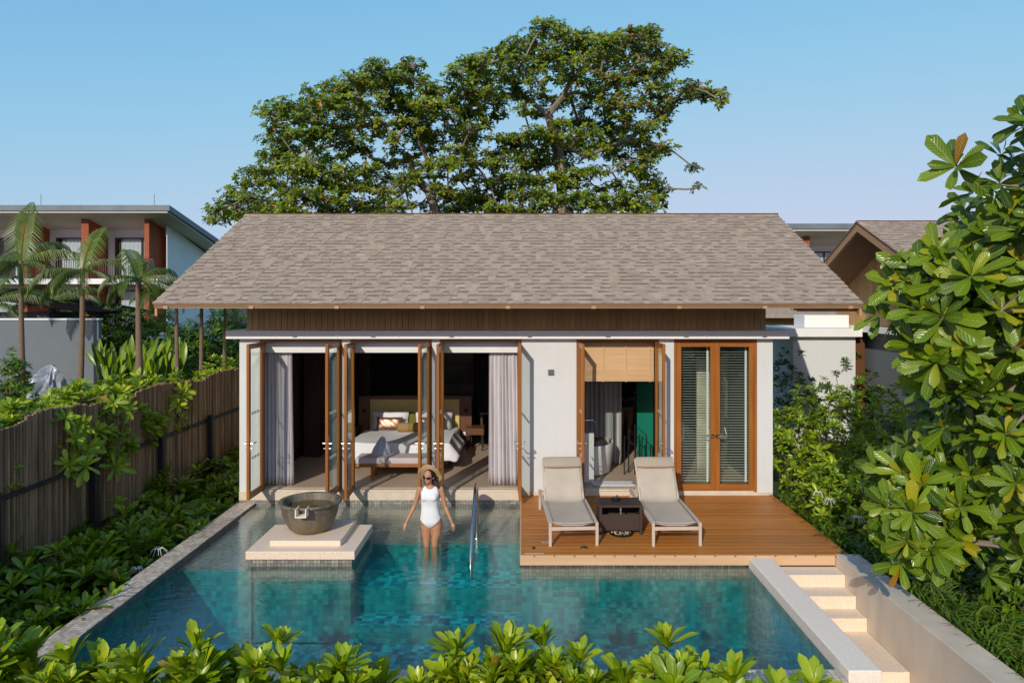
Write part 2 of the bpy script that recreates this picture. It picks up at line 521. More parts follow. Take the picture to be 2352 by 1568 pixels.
# ================================================================ camera, sun, sky
cam = bpy.data.cameras.new('camera'); co = bpy.data.objects.new('camera', cam); COL.objects.link(co)
co.location = (0, 0, CAM_H); co.rotation_euler = (R(90), 0, 0)
cam.sensor_width = 36.0; cam.lens = 36.0 * FPX / 2352.0
cam.shift_x = (1176 - VX) / 2352.0; cam.shift_y = -(784 - VY) / 2352.0
cam.clip_end = 2000
sc.camera = co

SUN_TO = Vector((0.335, 1.0, -0.475)).normalized()      # the way the light travels
sl = bpy.data.lights.new('sun', 'SUN'); so = bpy.data.objects.new('sun', sl); COL.objects.link(so)
sl.energy = 3.1; sl.angle = R(0.5); sl.color = (1.0, 0.93, 0.81)
so.rotation_euler = SUN_TO.to_track_quat('-Z', 'Y').to_euler()
so.location = (-8, -20, 14)

w = bpy.data.worlds.new('World'); sc.world = w; w.use_nodes = True
wn = w.node_tree
bg = next(n for n in wn.nodes if n.type == 'BACKGROUND')
sky = wn.nodes.new('ShaderNodeTexSky'); sky.sky_type = 'NISHITA'; sky.sun_disc = False
sky.sun_elevation = math.asin(-SUN_TO.z); sky.sun_rotation = math.atan2(-SUN_TO.x, -SUN_TO.y)
sky.air_density = 1.0; sky.dust_density = 2.0; sky.ozone_density = 2.0; sky.altitude = 0
spx = wn.nodes.new('ShaderNodeSeparateColor'); cbx = wn.nodes.new('ShaderNodeCombineColor'); wn.links.new(sky.outputs[0], spx.inputs[0])


def wmath(op, x, y):
    n = wn.nodes.new('ShaderNodeMath'); n.operation = op
    for i_, q_ in enumerate((x, y)):
        if isinstance(q_, (int, float)): n.inputs[i_].default_value = q_
        else: wn.links.new(q_, n.inputs[i_])
    return n.outputs[0]


# the clear sky of the photograph is more even towards the horizon than the model's: roll off the bright end per channel
for i_, k_, c_ in ((0, 1.02, 0.71), (1, 1.58, 0.645), (2, 1.95, 0.83)):
    x_ = wmath('MULTIPLY', spx.outputs[i_], k_)
    d_ = wmath('POWER', wmath('ADD', wmath('POWER', wmath('DIVIDE', x_, c_ / 0.15), 4.0), 1.0), 0.25)
    wn.links.new(wmath('DIVIDE', x_, d_), cbx.inputs[i_])
wn.links.new(cbx.outputs[0], bg.inputs['Color']); bg.inputs['Strength'].default_value = 0.15

sc.view_settings.view_transform = 'Standard'; sc.view_settings.look = 'None'
sc.view_settings.exposure = 0.0; sc.view_settings.gamma = 1.0
sc.render.engine = 'CYCLES'
cy = sc.cycles
cy.max_bounces = 9; cy.diffuse_bounces = 4; cy.glossy_bounces = 4; cy.transmission_bounces = 6; cy.transparent_max_bounces = 24; cy.volume_bounces = 0
cy.use_denoising = True; cy.sample_clamp_indirect = 6.0; cy.caustics_reflective = False; cy.caustics_refractive = False
cy.use_adaptive_sampling = True; cy.adaptive_threshold = 0.015

# ================================================================ ground
PX0, PX1, PY0, PY1 = -4.585, 2.985, 6.78, 9.5      # inner pool edges; the house wall stands at 12.4
mb = MB()
for x0, x1, y0, y1 in ((-300, 300, -200, 6.5), (-300, -4.7, 6.5, 12.5), (4.3, 300, 6.5, 12.5), (-300, 300, 12.5, 600)):
    mb.add([(x0, y0, -0.62), (x1, y0, -0.62), (x1, y1, -0.62), (x0, y1, -0.62)], [(0, 1, 2, 3)])
tag(mb.build('ground', M['soil']), kind='structure')
mb = MB().box(-6.28, -4.902, 2.5, 17.5, -0.6, -0.36)
tag(mb.build('planting_bed', M['soil']), kind='structure')
mb = MB().box(4.475, 16, 3.0, 12.3, -0.6, 0.03).box(4.36, 4.474, 9.54, 12.3, -0.6, 0.03)
tag(mb.build('garden_bed', M['soil']), kind='structure')
mb = MB().box(-60, -6.42, -2, 60, -0.6, 0.05).box(-6.419, -4.9, 17.6, 60, -0.6, 0.05).box(-4.899, 30, 19.5, 60, -0.6, 0.05).box(4.6, 30, 12.5, 19.499, -0.6, 0.0)
tag(mb.build('lawn', M['lawn']), kind='structure')

# ================================================================ pool
mb = MB()   # 0 flat mosaic 1 front mosaic 2 side mosaic 3 basin floor 4 basin front 5 basin side
ZD = -1.06
def quad(mi, *p):
    mb.cur = mi; mb.add(p, [tuple(range(len(p)))])
# coping top, left run and near run (an L), its outer and inner faces
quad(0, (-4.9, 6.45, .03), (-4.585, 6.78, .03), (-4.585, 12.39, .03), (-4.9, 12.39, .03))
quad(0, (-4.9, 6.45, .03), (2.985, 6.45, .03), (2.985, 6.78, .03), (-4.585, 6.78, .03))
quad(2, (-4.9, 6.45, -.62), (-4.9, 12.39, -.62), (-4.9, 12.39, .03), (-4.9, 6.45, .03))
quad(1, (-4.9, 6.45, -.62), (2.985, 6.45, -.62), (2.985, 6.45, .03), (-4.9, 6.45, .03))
# deep basin
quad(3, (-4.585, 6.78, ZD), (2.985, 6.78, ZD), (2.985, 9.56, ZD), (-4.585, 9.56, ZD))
quad(5, (-4.585, 6.78, ZD), (-4.585, 12.39, ZD), (-4.585, 12.39, -.1), (-4.585, 6.78, -.1))
quad(2, (-4.585, 6.78, -.1), (-4.585, 12.39, -.1), (-4.585, 12.39, .03), (-4.585, 6.78, .03))
quad(5, (2.985, 6.78, ZD), (2.985, 9.56, ZD), (2.985, 9.56, .0), (2.985, 6.78, .0))
quad(4, (-4.585, 6.78, ZD), (2.985, 6.78, ZD), (2.985, 6.78, .03), (-4.585, 6.78, .03))
# wall below the timber deck
quad(1, (0.0, 9.54, -.2), (2.985, 9.54, -.2), (2.985, 9.54, .012), (0.0, 9.54, .012))
quad(4, (0.0, 9.54, ZD), (2.985, 9.54, ZD), (2.985, 9.54, -.2), (0.0, 9.54, -.2))
quad(2, (0.02, 9.54, ZD), (0.02, 12.39, ZD), (0.02, 12.39, .012), (0.02, 9.54, .012))
# shallow shelf, left of and behind the stone plinth
SH = -0.09
quad(0, (-4.585, 9.56, SH), (-3.60, 9.56, SH), (-3.60, 12.39, SH), (-4.585, 12.39, SH))
quad(0, (-3.60, 10.62, SH), (0.02, 10.62, SH), (0.02, 12.39, SH), (-3.60, 12.39, SH))
quad(4, (-4.585, 9.56, ZD), (-3.60, 9.56, ZD), (-3.60, 9.56, SH), (-4.585, 9.56, SH))
# entry steps between plinth and deck
for k, (ya, yb, zt) in enumerate(((9.95, 10.62, -.46), (9.56, 9.95, -.80))):
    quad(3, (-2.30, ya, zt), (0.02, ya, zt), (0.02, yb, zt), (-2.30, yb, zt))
    quad(4, (-2.30, yb, zt), (0.02, yb, zt), (0.02, yb, (SH, -.46)[k]), (-2.30, yb, (SH, -.46)[k]))
quad(4, (-2.30, 9.56, ZD), (0.02, 9.56, ZD), (0.02, 9.56, -.80), (-2.30, 9.56, -.80))
# tile band under the doorstep
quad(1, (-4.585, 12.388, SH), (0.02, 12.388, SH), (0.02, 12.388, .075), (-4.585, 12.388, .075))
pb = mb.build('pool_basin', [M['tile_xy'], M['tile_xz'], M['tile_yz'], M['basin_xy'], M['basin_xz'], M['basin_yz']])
tag(pb, kind='structure')
mb = MB().prism([(-4.60, 6.765), (3.0, 6.765), (3.0, 9.555), (0.035, 9.555), (0.035, 12.40), (-4.60, 12.40)], -1.1, 0.0, 'z')
tag(mb.build('pool_water', M['water']), kind='structure')

# ================================================================ timber deck
dk = thing('timber_deck', 'orange brown timber deck beside the pool carrying two loungers', 'deck', (2.15, 11, 0))
mb = MB(); y = 9.505; i = 0
while y < 12.36:
    mb.tint = rnd.random()
    mb.box(0.0, 4.34, y, min(y + 0.136, 12.385), 0.125, 0.155 + rnd.uniform(-.0008, .0008))
    y += 0.139
mb.build('deck_board', M['deck'], dk, bevel=0.003)
MB().box(-0.02, 4.14, 9.478, 9.503, 0.02, 0.149).build('front_fascia', M['fascia'], dk, bevel=0.004)
MB().box(-0.022, -0.002, 9.504, 12.38, 0.02, 0.150).build('side_fascia', M['fascia'], dk, bevel=0.004)
MB().box(0.03, 4.30, 9.545, 12.38, -0.3, 0.124).build('substructure', M['soil'], dk)
mb = MB()
for x in [0.16 + 0.265 * k for k in range(16)]:
    mb.box(x, x + 0.016, 9.466, 9.478, 0.138, 0.150)
mb.build_each('bracket', M['walnut'], dk)
mb = MB().lathe([(0.055, 0), (0.055, .006), (0.04, .009)], (0.85, 9.78, .1545), 20)
mb.build('drain_cover', M['satin'], dk)
MB().box(0.28, 0.44, 9.96, 10.02, .155, .160).build('socket_plate', M['satin'], dk, bevel=.002)
MB().box(0.04, 0.30, 9.52, 9.55, .155, .162).build('edge_plate', M['satin'], dk, bevel=.002)

# ================================================================ stairs down to the beach side
st = thing('garden_stairs', 'pale stone stairs descending between two low walls beside the pool', 'stairs', (3.7, 8, -.4))
mb = MB()
prof = [(9.5, 0.0), (9.2, 0.0), (9.2, -.15), (8.9, -.15), (8.9, -.30), (8.62, -.30), (8.62, -.455), (7.67, -.455), (7.67, -.61), (7.3, -.61), (7.3, -.76), (6.3, -.76), (6.3, -1.0), (9.5, -1.0)]
mb.prism(prof, 3.302, 4.148, 'x')
mb.build('step', M['terrazzo'], st, bevel=0.008)
MB().box(2.992, 3.30, 6.57, 9.474, -1.0, 0.125).build('pool_side_wall', M['coping'], st, bevel=0.012)
MB().box(4.15, 4.472, 4.6, 9.53, -1.0, 0.155).build('garden_side_wall', M['render'], st, bevel=0.012)

# ================================================================ stone plinth with the bowl
pl = thing('stone_plinth', 'stepped beige stone plinth standing in the pool under the bowl', 'plinth', (-2.95, 10.1, 0))
MB().box(-3.672, -2.22, 9.55, 10.71, 0.068, 0.178).build('lower_slab', M['terrazzo'], pl, bevel=0.008)
MB().box(-3.42, -2.458, 9.75, 10.709, 0.178, 0.254).build('upper_slab', M['terrazzo'], pl, bevel=0.008)
mb = MB(); mb.cur = 0
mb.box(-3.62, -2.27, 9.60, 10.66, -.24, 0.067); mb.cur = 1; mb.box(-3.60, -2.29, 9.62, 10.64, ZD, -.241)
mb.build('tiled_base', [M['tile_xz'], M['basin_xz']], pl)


def mat_bowl():
    m, nt, out = new_mat('aged_bronze')
    v = obj_coord(nt); vs = obj_coord(nt, (1, 1, 0.3))
    n1 = noise(nt, vs, 5.0, 6, 0.65); n2 = noise(nt, v, 16, 5, 0.7)
    col = ramp(nt, n1, [(0.25, (0.05, 0.045, 0.035)), (0.5, (0.16, 0.14, 0.105)), (0.75, (0.26, 0.25, 0.21))])
    col = mixc(nt, ramp(nt, n2, [(0.5, 0.0), (0.68, 0.75)]), col, (0.34, 0.22, 0.09))
    sp = N(nt, 'ShaderNodeSeparateXYZ'); L(nt, v, sp.inputs[0])
    low = ramp(nt, mth(nt, 'ADD', sp.outputs[2], mth(nt, 'MULTIPLY', n1, 0.22)), [(0.40, 0.8), (0.62, 0.0)])
    col = mixc(nt, mth(nt, 'MULTIPLY', low, n2), col, (0.33, 0.22, 0.07))
    principled(nt, out, col, ramp(nt, n2, [(0.3, 0.45), (0.7, 0.75)]), 0.25, 0.5, n2, 0.5, 0.008)
    return m


M['bowl'] = mat_bowl()
bc = (-3.0, 10.2, 0.254)
bw = thing('fountain_bowl', 'large weathered bronze fountain bowl with a square spout', 'fountain bowl', bc)
outer = [(0.19, 0.0), (0.235, 0.012), (0.29, 0.06), (0.345, 0.15), (0.385, 0.27), (0.40, 0.37), (0.405, 0.385), (0.438, 0.40), (0.445, 0.418), (0.435, 0.434), (0.405, 0.438),
         (0.375, 0.430), (0.365, 0.41), (0.358, 0.30), (0.33, 0.17), (0.27, 0.09), (0.12, 0.06), (0.02, 0.058)]
MB().lathe(outer, bc, 48).build('bowl_shell', M['bowl'], bw)
mb = MB(); a = R(-87); cx, cyy = math.cos(a), math.sin(a)
rot = Matrix.Translation((bc[0], bc[1], bc[2] + 0.385)) @ Matrix.Rotation(a - R(-90), 4, 'Z')
mb.box(-0.075, 0.075, -0.55, -0.36, -0.05, -0.035, rot); mb.box(-0.075, -0.06, -0.55, -0.36, -0.0349, 0.062, rot); mb.box(0.06, 0.075, -0.55, -0.36, -0.0349, 0.062, rot)
mb.build('spout', M['satin_stone'] if 'satin_stone' in M else M['coping'], bw, bevel=.003)
m, nt, out = new_mat('murky_water'); principled(nt, out, (0.10, 0.055, 0.015), 0.05, 0, 0.6)
MB().lathe([(0.01, 0.335), (0.362, 0.3355)], bc, 40).build('still_water', m, bw)

# ================================================================ handrail
hr = thing('pool_handrail', 'curved polished steel handrail rising from the pool', 'handrail', (-0.69, 10.3, 0))
pts = []
A, B, Cc = Vector((-0.685, 9.66, -0.22)), Vector((-0.69, 9.74, 0.02)), Vector((-0.68, 10.5, 0.66))
pts = [A, Vector((-0.685, 9.69, -0.12)), B, Vector((-0.688, 10.12, 0.36)), Cc, Vector((-0.68, 10.62, 0.735)), Vector((-0.68, 10.74, 0.755)), Vector((-0.68, 10.85, 0.71)), Vector((-0.68, 10.9, 0.60)), Vector((-0.68, 10.9, 0.2)), Vector((-0.68, 10.9, -0.085))]
MB().tube(pts, 0.027, 12).build('rail', M['chrome'], hr)
MB().lathe([(0.055, 0), (0.05, .012), (0.03, .016)], (-0.68, 10.9, SH), 16).build('base_flange', M['chrome'], hr)

# ================================================================ the villa
def shingle_courses(mb, x0, x1, ye, ze, yr, zr, seed, expo=0.145, wmin=0.08, wmax=0.22):
    """courses of tabs on the slope from the eave (ye, ze) up to the ridge (yr, zr)"""
    rr = random.Random(seed)
    dy, dz = yr - ye, zr - ze
    Ls = math.hypot(dy, dz); sy, sz = dy / Ls, dz / Ls
    ny, nz = (-sz, sy) if sy > 0 else (sz, -sy)
    n = int(Ls / expo); expo = Ls / n
    def P(x, s, h): return (x, ye + sy * s + ny * h, ze + sz * s + nz * h)
    for k in range(n):
        s0 = k * expo; x = x0 - rr.uniform(0, 0.15)
        raised = rr.random() < .5; ton = rr.random()
        while x < x1:
            wd = rr.uniform(wmin, wmax)
            a, b = max(x, x0), min(x + wd, x1)
            if b - a > 0.004:
                dark = not raised
                h0 = 0.019 + (0.012 if raised else 0.0) + rr.uniform(0, 0.004)
                mb.tint = min(1, max(0.25, 0.62 + rr.gauss(0, 0.055)))
                s1 = s0 + expo * 1.25; sm_ = s0 + expo * rr.uniform(.68, .80)
                lip = rr.uniform(-0.006, 0.006)
                vs = [P(a, s0 + lip, 0.002), P(b, s0 + lip, 0.002), P(b, s1, 0.002), P(a, s1, 0.002), P(a, s0 + lip, h0), P(b, s0 + lip, h0), P(b, s1, 0.004), P(a, s1, 0.004)]
                mb.add(vs, [(4, 5, 6, 7), (0, 1, 5, 4), (3, 0, 4, 7), (1, 2, 6, 5)])
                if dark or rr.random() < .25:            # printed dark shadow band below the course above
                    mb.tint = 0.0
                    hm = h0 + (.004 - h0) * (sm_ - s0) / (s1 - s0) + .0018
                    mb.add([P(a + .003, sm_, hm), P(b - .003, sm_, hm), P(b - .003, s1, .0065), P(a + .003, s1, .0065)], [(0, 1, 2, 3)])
            x += wd; raised = not raised if rr.random() < .85 else raised
    mb.tint = 0.5


def gable_roof(parent, x0, x1, yf, ze, yr, zr, seed, back=True):
    """roof with its ridge along x: shingles, board, fascia, barge boards"""
    mb = MB()
    shingle_courses(mb, x0, x1, yf, ze, yr, zr, seed)
    yb = 2 * yr - yf
    if back: shingle_courses(mb, x0, x1, yb, ze, yr, zr, seed + 1, 0.29, 0.5, 0.9)
    x = x0
    while x < x1:          # ridge caps
        b = min(x + 0.24, x1); mb.tint = rnd.uniform(.3, .7)
        mb.add([(x, yr - .12, zr - .028), (b, yr - .12, zr - .034), (b, yr, zr + .030), (x, yr, zr + .038), (b, yr + .12, zr - .034), (x, yr + .12, zr - .028)], [(0, 1, 2, 3), (3, 2, 4, 5)])
        x += 0.235
    rf = mb.build('roof', M['shingle'], parent)
    t = 0.055
    mb = MB()
    mb.prism([(yf + .01, ze - .001), (yr, zr - .001), (yb - .01, ze - .001), (yb - .01, ze - t), (yr, zr - t), (yf + .01, ze - t)], x0 + .012, x1 - .012, 'x')
    mb.build('roof_board', M['soffit'], rf)
    mb = MB()
    k = (zr - ze) / (yr - yf)
    for xa, xb in ((x0 + .014, x0 + .05), (x1 - .05, x1 - .014)):     # barge boards
        mb.prism([(yf + .03, ze - t - .001), (yr, zr - t - .001), (yb - .03, ze - t - .001), (yb - .03, ze - t - .13), (yr, zr - t - .15), (yf + .03, ze - t - .13)], xa, xb, 'x')
    mb.build_each('barge_board', M['gutter'], rf)
    mb = MB().box(x0 + .052, x1 - .052, yf + .015, yf + .04, ze - .066, ze - t + .020)
    n = int((x1 - x0) / 1.28)
    for i in range(n + 1):
        xx = x0 + .2 + (x1 - x0 - .4) * i / n
        mb.box(xx - .035, xx + .035, yf - .012, yf + .014, ze - .072, ze - .030)
    mb.build('eave_fascia', M['gutter'], rf)
    return rf


def clad_band(parent, x0, x1, yf, yr, zb, ye, ze, zr, front_only=False):
    """upright boards of the gable storey"""
    k = (zr - ze) / (yr - ye); yb = 2 * yr - yf
    zt = ze + k * (yf - ye) - .08
    mb = MB()
    mb.prism([(yf + .02, zb), (yf + .02, zt), (yr, zr - .1), (yb - .02, zt), (yb - .02, zb)], x0 + .02, x1 - .02, 'x')
    n = int((x1 - x0) / 0.1); pw = (x1 - x0) / n
    for i in range(n):
        mb.tint = rnd.random()
        mb.box(x0 + i * pw + .004, x0 + (i + 1) * pw - .004, yf, yf + .0195, zb, zt)
    m2 = int((yb - yf) / 0.1); pw = (yb - yf) / m2
    for i in range(m2):
        ya, yc = yf + i * pw + .004, yf + (i + 1) * pw - .004
        if ya < yf + .03: ya = yf + .03
        za = min(zt + k * (ya - yf), zr - .1) if ya < yr else zt + k * (yb - ya)
        zc = zt + k * (yc - yf) if yc < yr else zt + k * (yb - yc)
        for xa, xb in ((x0, x0 + .0195), (x1 - .0195, x1)):
            mb.tint = rnd.random()
            mb.prism([(ya, zb), (yc, zb), (yc, zc - .02), (ya, za - .02)], xa, xb, 'x')
    mb.build('gable_cladding', M['clad'], parent)


YW, YB = 12.4, 17.52
XL, XR = -4.87, 4.336
FZ = 0.25
vl = thing('pool_villa', 'single storey white villa with a brown shingle gable roof and open teak doors', 'villa', (0, 15, 0))
mb = MB()
for a, b in ((XL, -4.517), (-3.096, -2.953), (-1.545, -1.409), (0.0, 0.947), (2.37, 2.63), (4.066, XR)):
    mb.box(a, b, YW, YW + .16, 0.155 if a >= 0 else 0.22, 2.858)
mb.box(XL, XL + .16, YW + .161, YB, -.5, 2.858).box(XR - .16, XR, YW + .161, YB, -.5, 2.858)
mb.box(XL + .161, XR - .161, YB - .16, YB, -.5, 2.858)
mb.build_each('wall', M['plaster'], vl)
MB().box(XL, -0.001, YW - .025, YW + .159, 0.076, 0.219).build('doorstep', M['cream'], vl, bevel=.006)
MB().box(XL, -0.001, YW, YW + .159, -0.4, 0.0755).build('plinth', M['tile_xz'], vl)
mb = MB().box(0.002, 0.946, YW - .012, YW - .0005, 0.156, 0.225).box(2.375, 4.33, YW - .012, YW - .0005, 0.156, 0.212).box(0.947, 2.37, YW - .03, YW + .159, 0.156, 0.232).box(2.631, 4.065, YW, YW + .159, .156, .205)
mb.build('skirting', M['cream'], vl, bevel=.003)
MB().box(-5.046, 4.57, 12.25, 17.66, 2.86, 3.0).build('canopy_slab', M['slab'], vl, bevel=.005)
mb = MB()
for x in np.linspace(-4.2, 4.2, 9):
    mb.sphere((x, 12.251, 2.90), (.03, .012, .012), 10, 6)
mb.build_each('canopy_light', M['slab'], vl)
clad_band(vl, -4.80, 4.27, 12.55, 14.96, 3.001, 11.2, 3.45, 5.29)
gable_roof(vl, -5.75, 5.33, 11.2, 3.458, 14.96, 5.29, 31)
mb = MB()
for x in (5.27,):
    for yy, zz in ((11.34, 3.40), (13.0, 4.2)):
        mb.box(x - .9, x + .02, yy, yy + .07, zz - .06, zz + .02)
mb.build_each('purlin', M['gutter'], vl)
# interior shell
MB().box(XL + .161, XR - .161, YW + .161, YB - .161, 0.05, FZ).build('room_floor', M['floor'], vl)
mb = MB()
mb.box(XL + .162, -0.06, YB - .26, YB - .162, FZ, 2.8)                 # dark back wall of the bedroom
mb.box(XL + .162, XL + .24, YW + .5, YB - .27, FZ, 2.8)
mb.box(-.06, -.01, YW + .17, YB - .27, FZ, 2.8)
mb.build('dark_panelling', M['darkwood'], vl)
mb = MB().box(XL + .25, -.065, YW + .17, YB - .27, 2.78, 2.80)
mb.build('bedroom_ceiling', M['white'], vl)
M['bath_wall'] = mat_plain('olive_bath_wall', (0.10, 0.105, 0.08), 0.7, 0.1)
mb = MB().box(-.005, 0.03, YW + .17, YB - .27, FZ, 2.8).box(0.031, XR - .165, YB - .34, YB - .28, FZ, 2.8)
mb.box(XR - .20, XR - .163, YW + .17, YB - .35, FZ, 2.8).box(0.031, XR - .21, YW + .17, YB - .35, 2.785, 2.80)
mb.build('bathroom_wall', M['bath_wall'], vl)
MB().box(XL + .3, -.07, YW + .19, YW + .42, 2.60, 2.775).build('blind_pelmet', M['white'], vl, bevel=.008)
# frames round the openings
for a, b in ((-4.517, -3.096), (-2.953, -1.545), (-1.409, 0.0), (0.947, 2.37), (2.63, 4.066)):
    z0 = .205 if a > 2.5 else .233 if a > 0 else .2195
    mb = MB()
    mb.box(a + .001, a + .048, YW + .012, YW + .13, z0, 2.857).box(b - .048, b - .001, YW + .012, YW + .13, z0, 2.857)
    fo = mb.build('door_frame', M['teak_z'], vl, bevel=.004)
    MB().box(a + .049, b - .049, YW + .014, YW + .128, 2.805, 2.856).build('lintel', M['teak_x'], fo, bevel=.003)
    MB().box(a + .049, b - .049, YW + .02, YW + .15, z0 - .005, z0 + .022).build('threshold', M['cream'], fo, bevel=.003)


def door_leaf(hx, zb, side, ang, w=0.662, zt=2.80, hy=None, knob=False):
    """glazed leaf hinged at hx; ang = how far it is opened outward; side -1: hinge on the left jamb, +1: on the right"""
    hy = YW + .01 if hy is None else hy
    T = Matrix.Translation((hx, hy, 0)) @ Matrix.Rotation(R(-ang) if side < 0 else R(ang), 4, 'Z')
    s = -side                                        # leaf runs along +x from a left hinge
    def X(a, b): return (min(s * a, s * b), max(s * a, s * b))
    th = .022
    st_, tr, brl = .082, .085, .11
    mb = MB()
    mb.box(*X(.002, st_), -th, th, zb, zt, T); mb.box(*X(w - st_, w), -th, th, zb, zt, T)
    d = mb.build('door', M['teak_z'], vl, bevel=.004)
    mb = MB()
    mb.box(*X(st_ + .0005, w - st_ - .0005), -th + .002, th - .002, zt - tr, zt - .001, T); mb.box(*X(st_ + .0005, w - st_ - .0005), -th + .002, th - .002, zb + .001, zb + brl, T)
    mb.build_each('rail', M['teak_x'] if ang < 45 else M['teak_y'], d, bevel=.003)
    MB().box(*X(st_ + .001, w - st_ - .001), -.004, .004, zb + brl + .001, zt - tr - .001, T).build('pane', M['glass'], d)
    if ang > 45:
        mb = MB()
        for z in (1.62, 0.88):
            for k in range(5):
                mb.box(*X(st_ + .10 + .07 * k, st_ + .135 + .07 * k), -.0052, .0052, z, z + .045, T)
        mb.build('safety_mark', M['mark'], d)
    mb = MB(); hz = 1.17
    hx0 = s * (w - .040)
    if knob:
        for sg in (-1, 1):
            mb.lathe([(.034, 0), (.034, .008), (.014, .014), (.014, .05), (.02, .055)], (0, 0, 0), 16, T @ Matrix.Translation((hx0, sg * th, hz)) @ Matrix.Rotation(R(90) * sg, 4, 'X'))
            mb.tube([(hx0, sg * (th + .05), hz), (hx0 - s * .06, sg * (th + .052), hz + .002), (hx0 - s * .135, sg * (th + .046), hz)], .0095, 8)
            mb.v[-24:] = [tuple(T @ Vector(p)) for p in mb.v[-24:]]
    else:
        for sg in (-1, 1):
            y0, y1 = sorted((sg * (th + .0005), sg * (th + .005)))
            mb.box(hx0 - .02, hx0 + .02, y0, y1, hz - .13, hz + .11, T)
            p = [(hx0, sg * (th + .004), hz), (hx0, sg * (th + .05), hz), (hx0 - s * .03, sg * (th + .06), hz), (hx0 - s * .13, sg * (th + .055), hz + .004)]
            mb.tube([T @ Vector(q) for q in p], [.010, .010, .0105, .008], 8)
            p = [(hx0, sg * (th + .004), hz - .085), (hx0, sg * (th + .035), hz - .085), (hx0 - s * .03, sg * (th + .038), hz - .085)]
            mb.tube([T @ Vector(q) for q in p], .009, 8)
    mb.build('handle', M['satin'], d)
    return d


M['mark'] = mat_plain('frosted_mark', (0.5, 0.53, 0.52), 0.8, 0.02)
door_leaf(-4.468, .245, -1, 91); door_leaf(-3.145, .245, 1, 86)
door_leaf(-2.904, .245, -1, 88); door_leaf(-1.594, .245, 1, 83)
door_leaf(-1.36, .245, -1, 91); door_leaf(-0.049, .245, 1, 92)
door_leaf(0.996, .26, -1, 89); door_leaf(2.321, .26, 1, 91)
door_leaf(2.68, .232, -1, 0, .667, 2.80, YW + .04, True); door_leaf(4.016, .232, 1, 0, .667, 2.80, YW + .04, True)
wl = thing('wall_lamp', 'small grey square lamp on the white wall between the doors', 'wall lamp', (.505, YW, 2.28))
MB().box(.455, .555, YW - .045, YW - .0005, 2.235, 2.33).build('housing', M['grey'], wl, bevel=.008)
MB().box(.465, .545, YW - .047, YW - .0455, 2.245, 2.32).build('cover', mat_plain('dark_grey_plastic', (.12, .12, .125), .45, .05), wl)

# ---------------------------------------------------------------- curtains
def curtain(name, label, x0, x1, y0, z0, z1, folds, mat, amp=.035, gather=0.0, group=None, seed=0, flare=.0):
    rr = random.Random(seed)
    ph = rr.uniform(0, 6)
    def fn(u, v):
        h = v
        spread = 1 + flare * (1 - h)
        a = u * folds * 2 * PI + ph + .5 * math.sin(u * 9 + h * 1.2)
        am = amp * (0.75 + .35 * math.sin(u * 13 + 1)) * (0.85 + .25 * (1 - h))
        x = x0 + (x1 - x0) * u * spread + .010 * math.sin(a * 2 + 1) - gather * math.sin(PI * (1 - h)) * u
        y = y0 + am * math.sin(a) + .006 * math.sin(h * 7 + u * 20)
        return (x, y, z0 + (z1 - z0) * h + (.008 * math.sin(a + 1) if v == 0 else 0))
    mb = MB().sheet(fn, int(folds * 14), 14)
    return tag(mb.build(name, mat, solid=.003), label, 'curtain', group)


curtain('curtain', 'long white pleated curtain drawn aside behind the door by the fence', -4.57, -4.08, 12.72, .265, 2.795, 8, M['curtain'], seed=1, flare=.08)
curtain('curtain', 'long white pleated curtain gathered beside the plain white wall', -0.58, -0.075, 12.72, .265, 2.795, 8, M['curtain'], seed=2, flare=.1)
curtain('curtain', 'pale grey curtain hanging in the bathroom behind the tub', 0.95, 2.0, 14.3, .265, 2.6, 11, mat_cloth('grey_curtain', (.55, .55, .54), .2), seed=3)
curtain('curtain', 'dark charcoal curtain on the back wall above the headboard', -3.6, -1.9, 17.15, .265, 2.75, 14, mat_cloth('dark_drape', (.022, .022, .026), .02), seed=4)
curtain('curtain', 'dark brown curtain on the back wall near the desk', -1.15, -.15, 17.15, .265, 2.75, 9, mat_cloth('brown_drape', (.045, .036, .034), .02), seed=5)

# ---------------------------------------------------------------- bedroom
hb = thing('headboard_panel', 'low wooden headboard wall with a pale yellow upholstered centre', 'headboard', (-2.39, 16.2, FZ))
MB().box(-3.66, -1.12, 16.12, 16.26, FZ, 1.36).build('wood_panel', M['walnut'], hb, bevel=.005)
MB().box(-3.39, -1.39, 16.07, 16.119, FZ, 1.31).build('cushion', mat_cloth('mustard_linen', (.66, .54, .22), .0, 500), hb, bevel=.012)
MB().box(-3.68, -1.10, 16.10, 16.28, 1.3605, 1.39).build('cap_rail', M['darkwood'], hb)
for x, lab in ((-3.53, 'a'), (-1.26, 'b')):
    mb = MB().tube([(x, 16.118, 1.06), (x, 16.05, 1.07), (x + .03, 16.0, 1.05)], [.03, .014, .022], 10)
    mb.build('reading_light', M['black'], hb)
MB().box(-1.31, -1.17, 16.112, 16.1195, .50, .58).build('socket', M['white'], hb)
bd = thing('double_bed', 'wide double bed with white sheets facing the open doors', 'bed', (-2.36, 14.9, FZ))
MB().box(-3.33, -1.41, 13.90, 16.02, .36, .46).build('bed_base', M['walnut'], bd, bevel=.01)
mb = MB()
for x in (-3.25, -1.5):
    for y in (13.98, 15.9): mb.box(x, x + .07, y, y + .07, FZ, .36)
mb.build('bed_leg', M['darkwood'], bd)
MB().box(-3.36, -1.38, 13.88, 16.05, .461, .70).build('mattress', M['linen'], bd, bevel=.06)
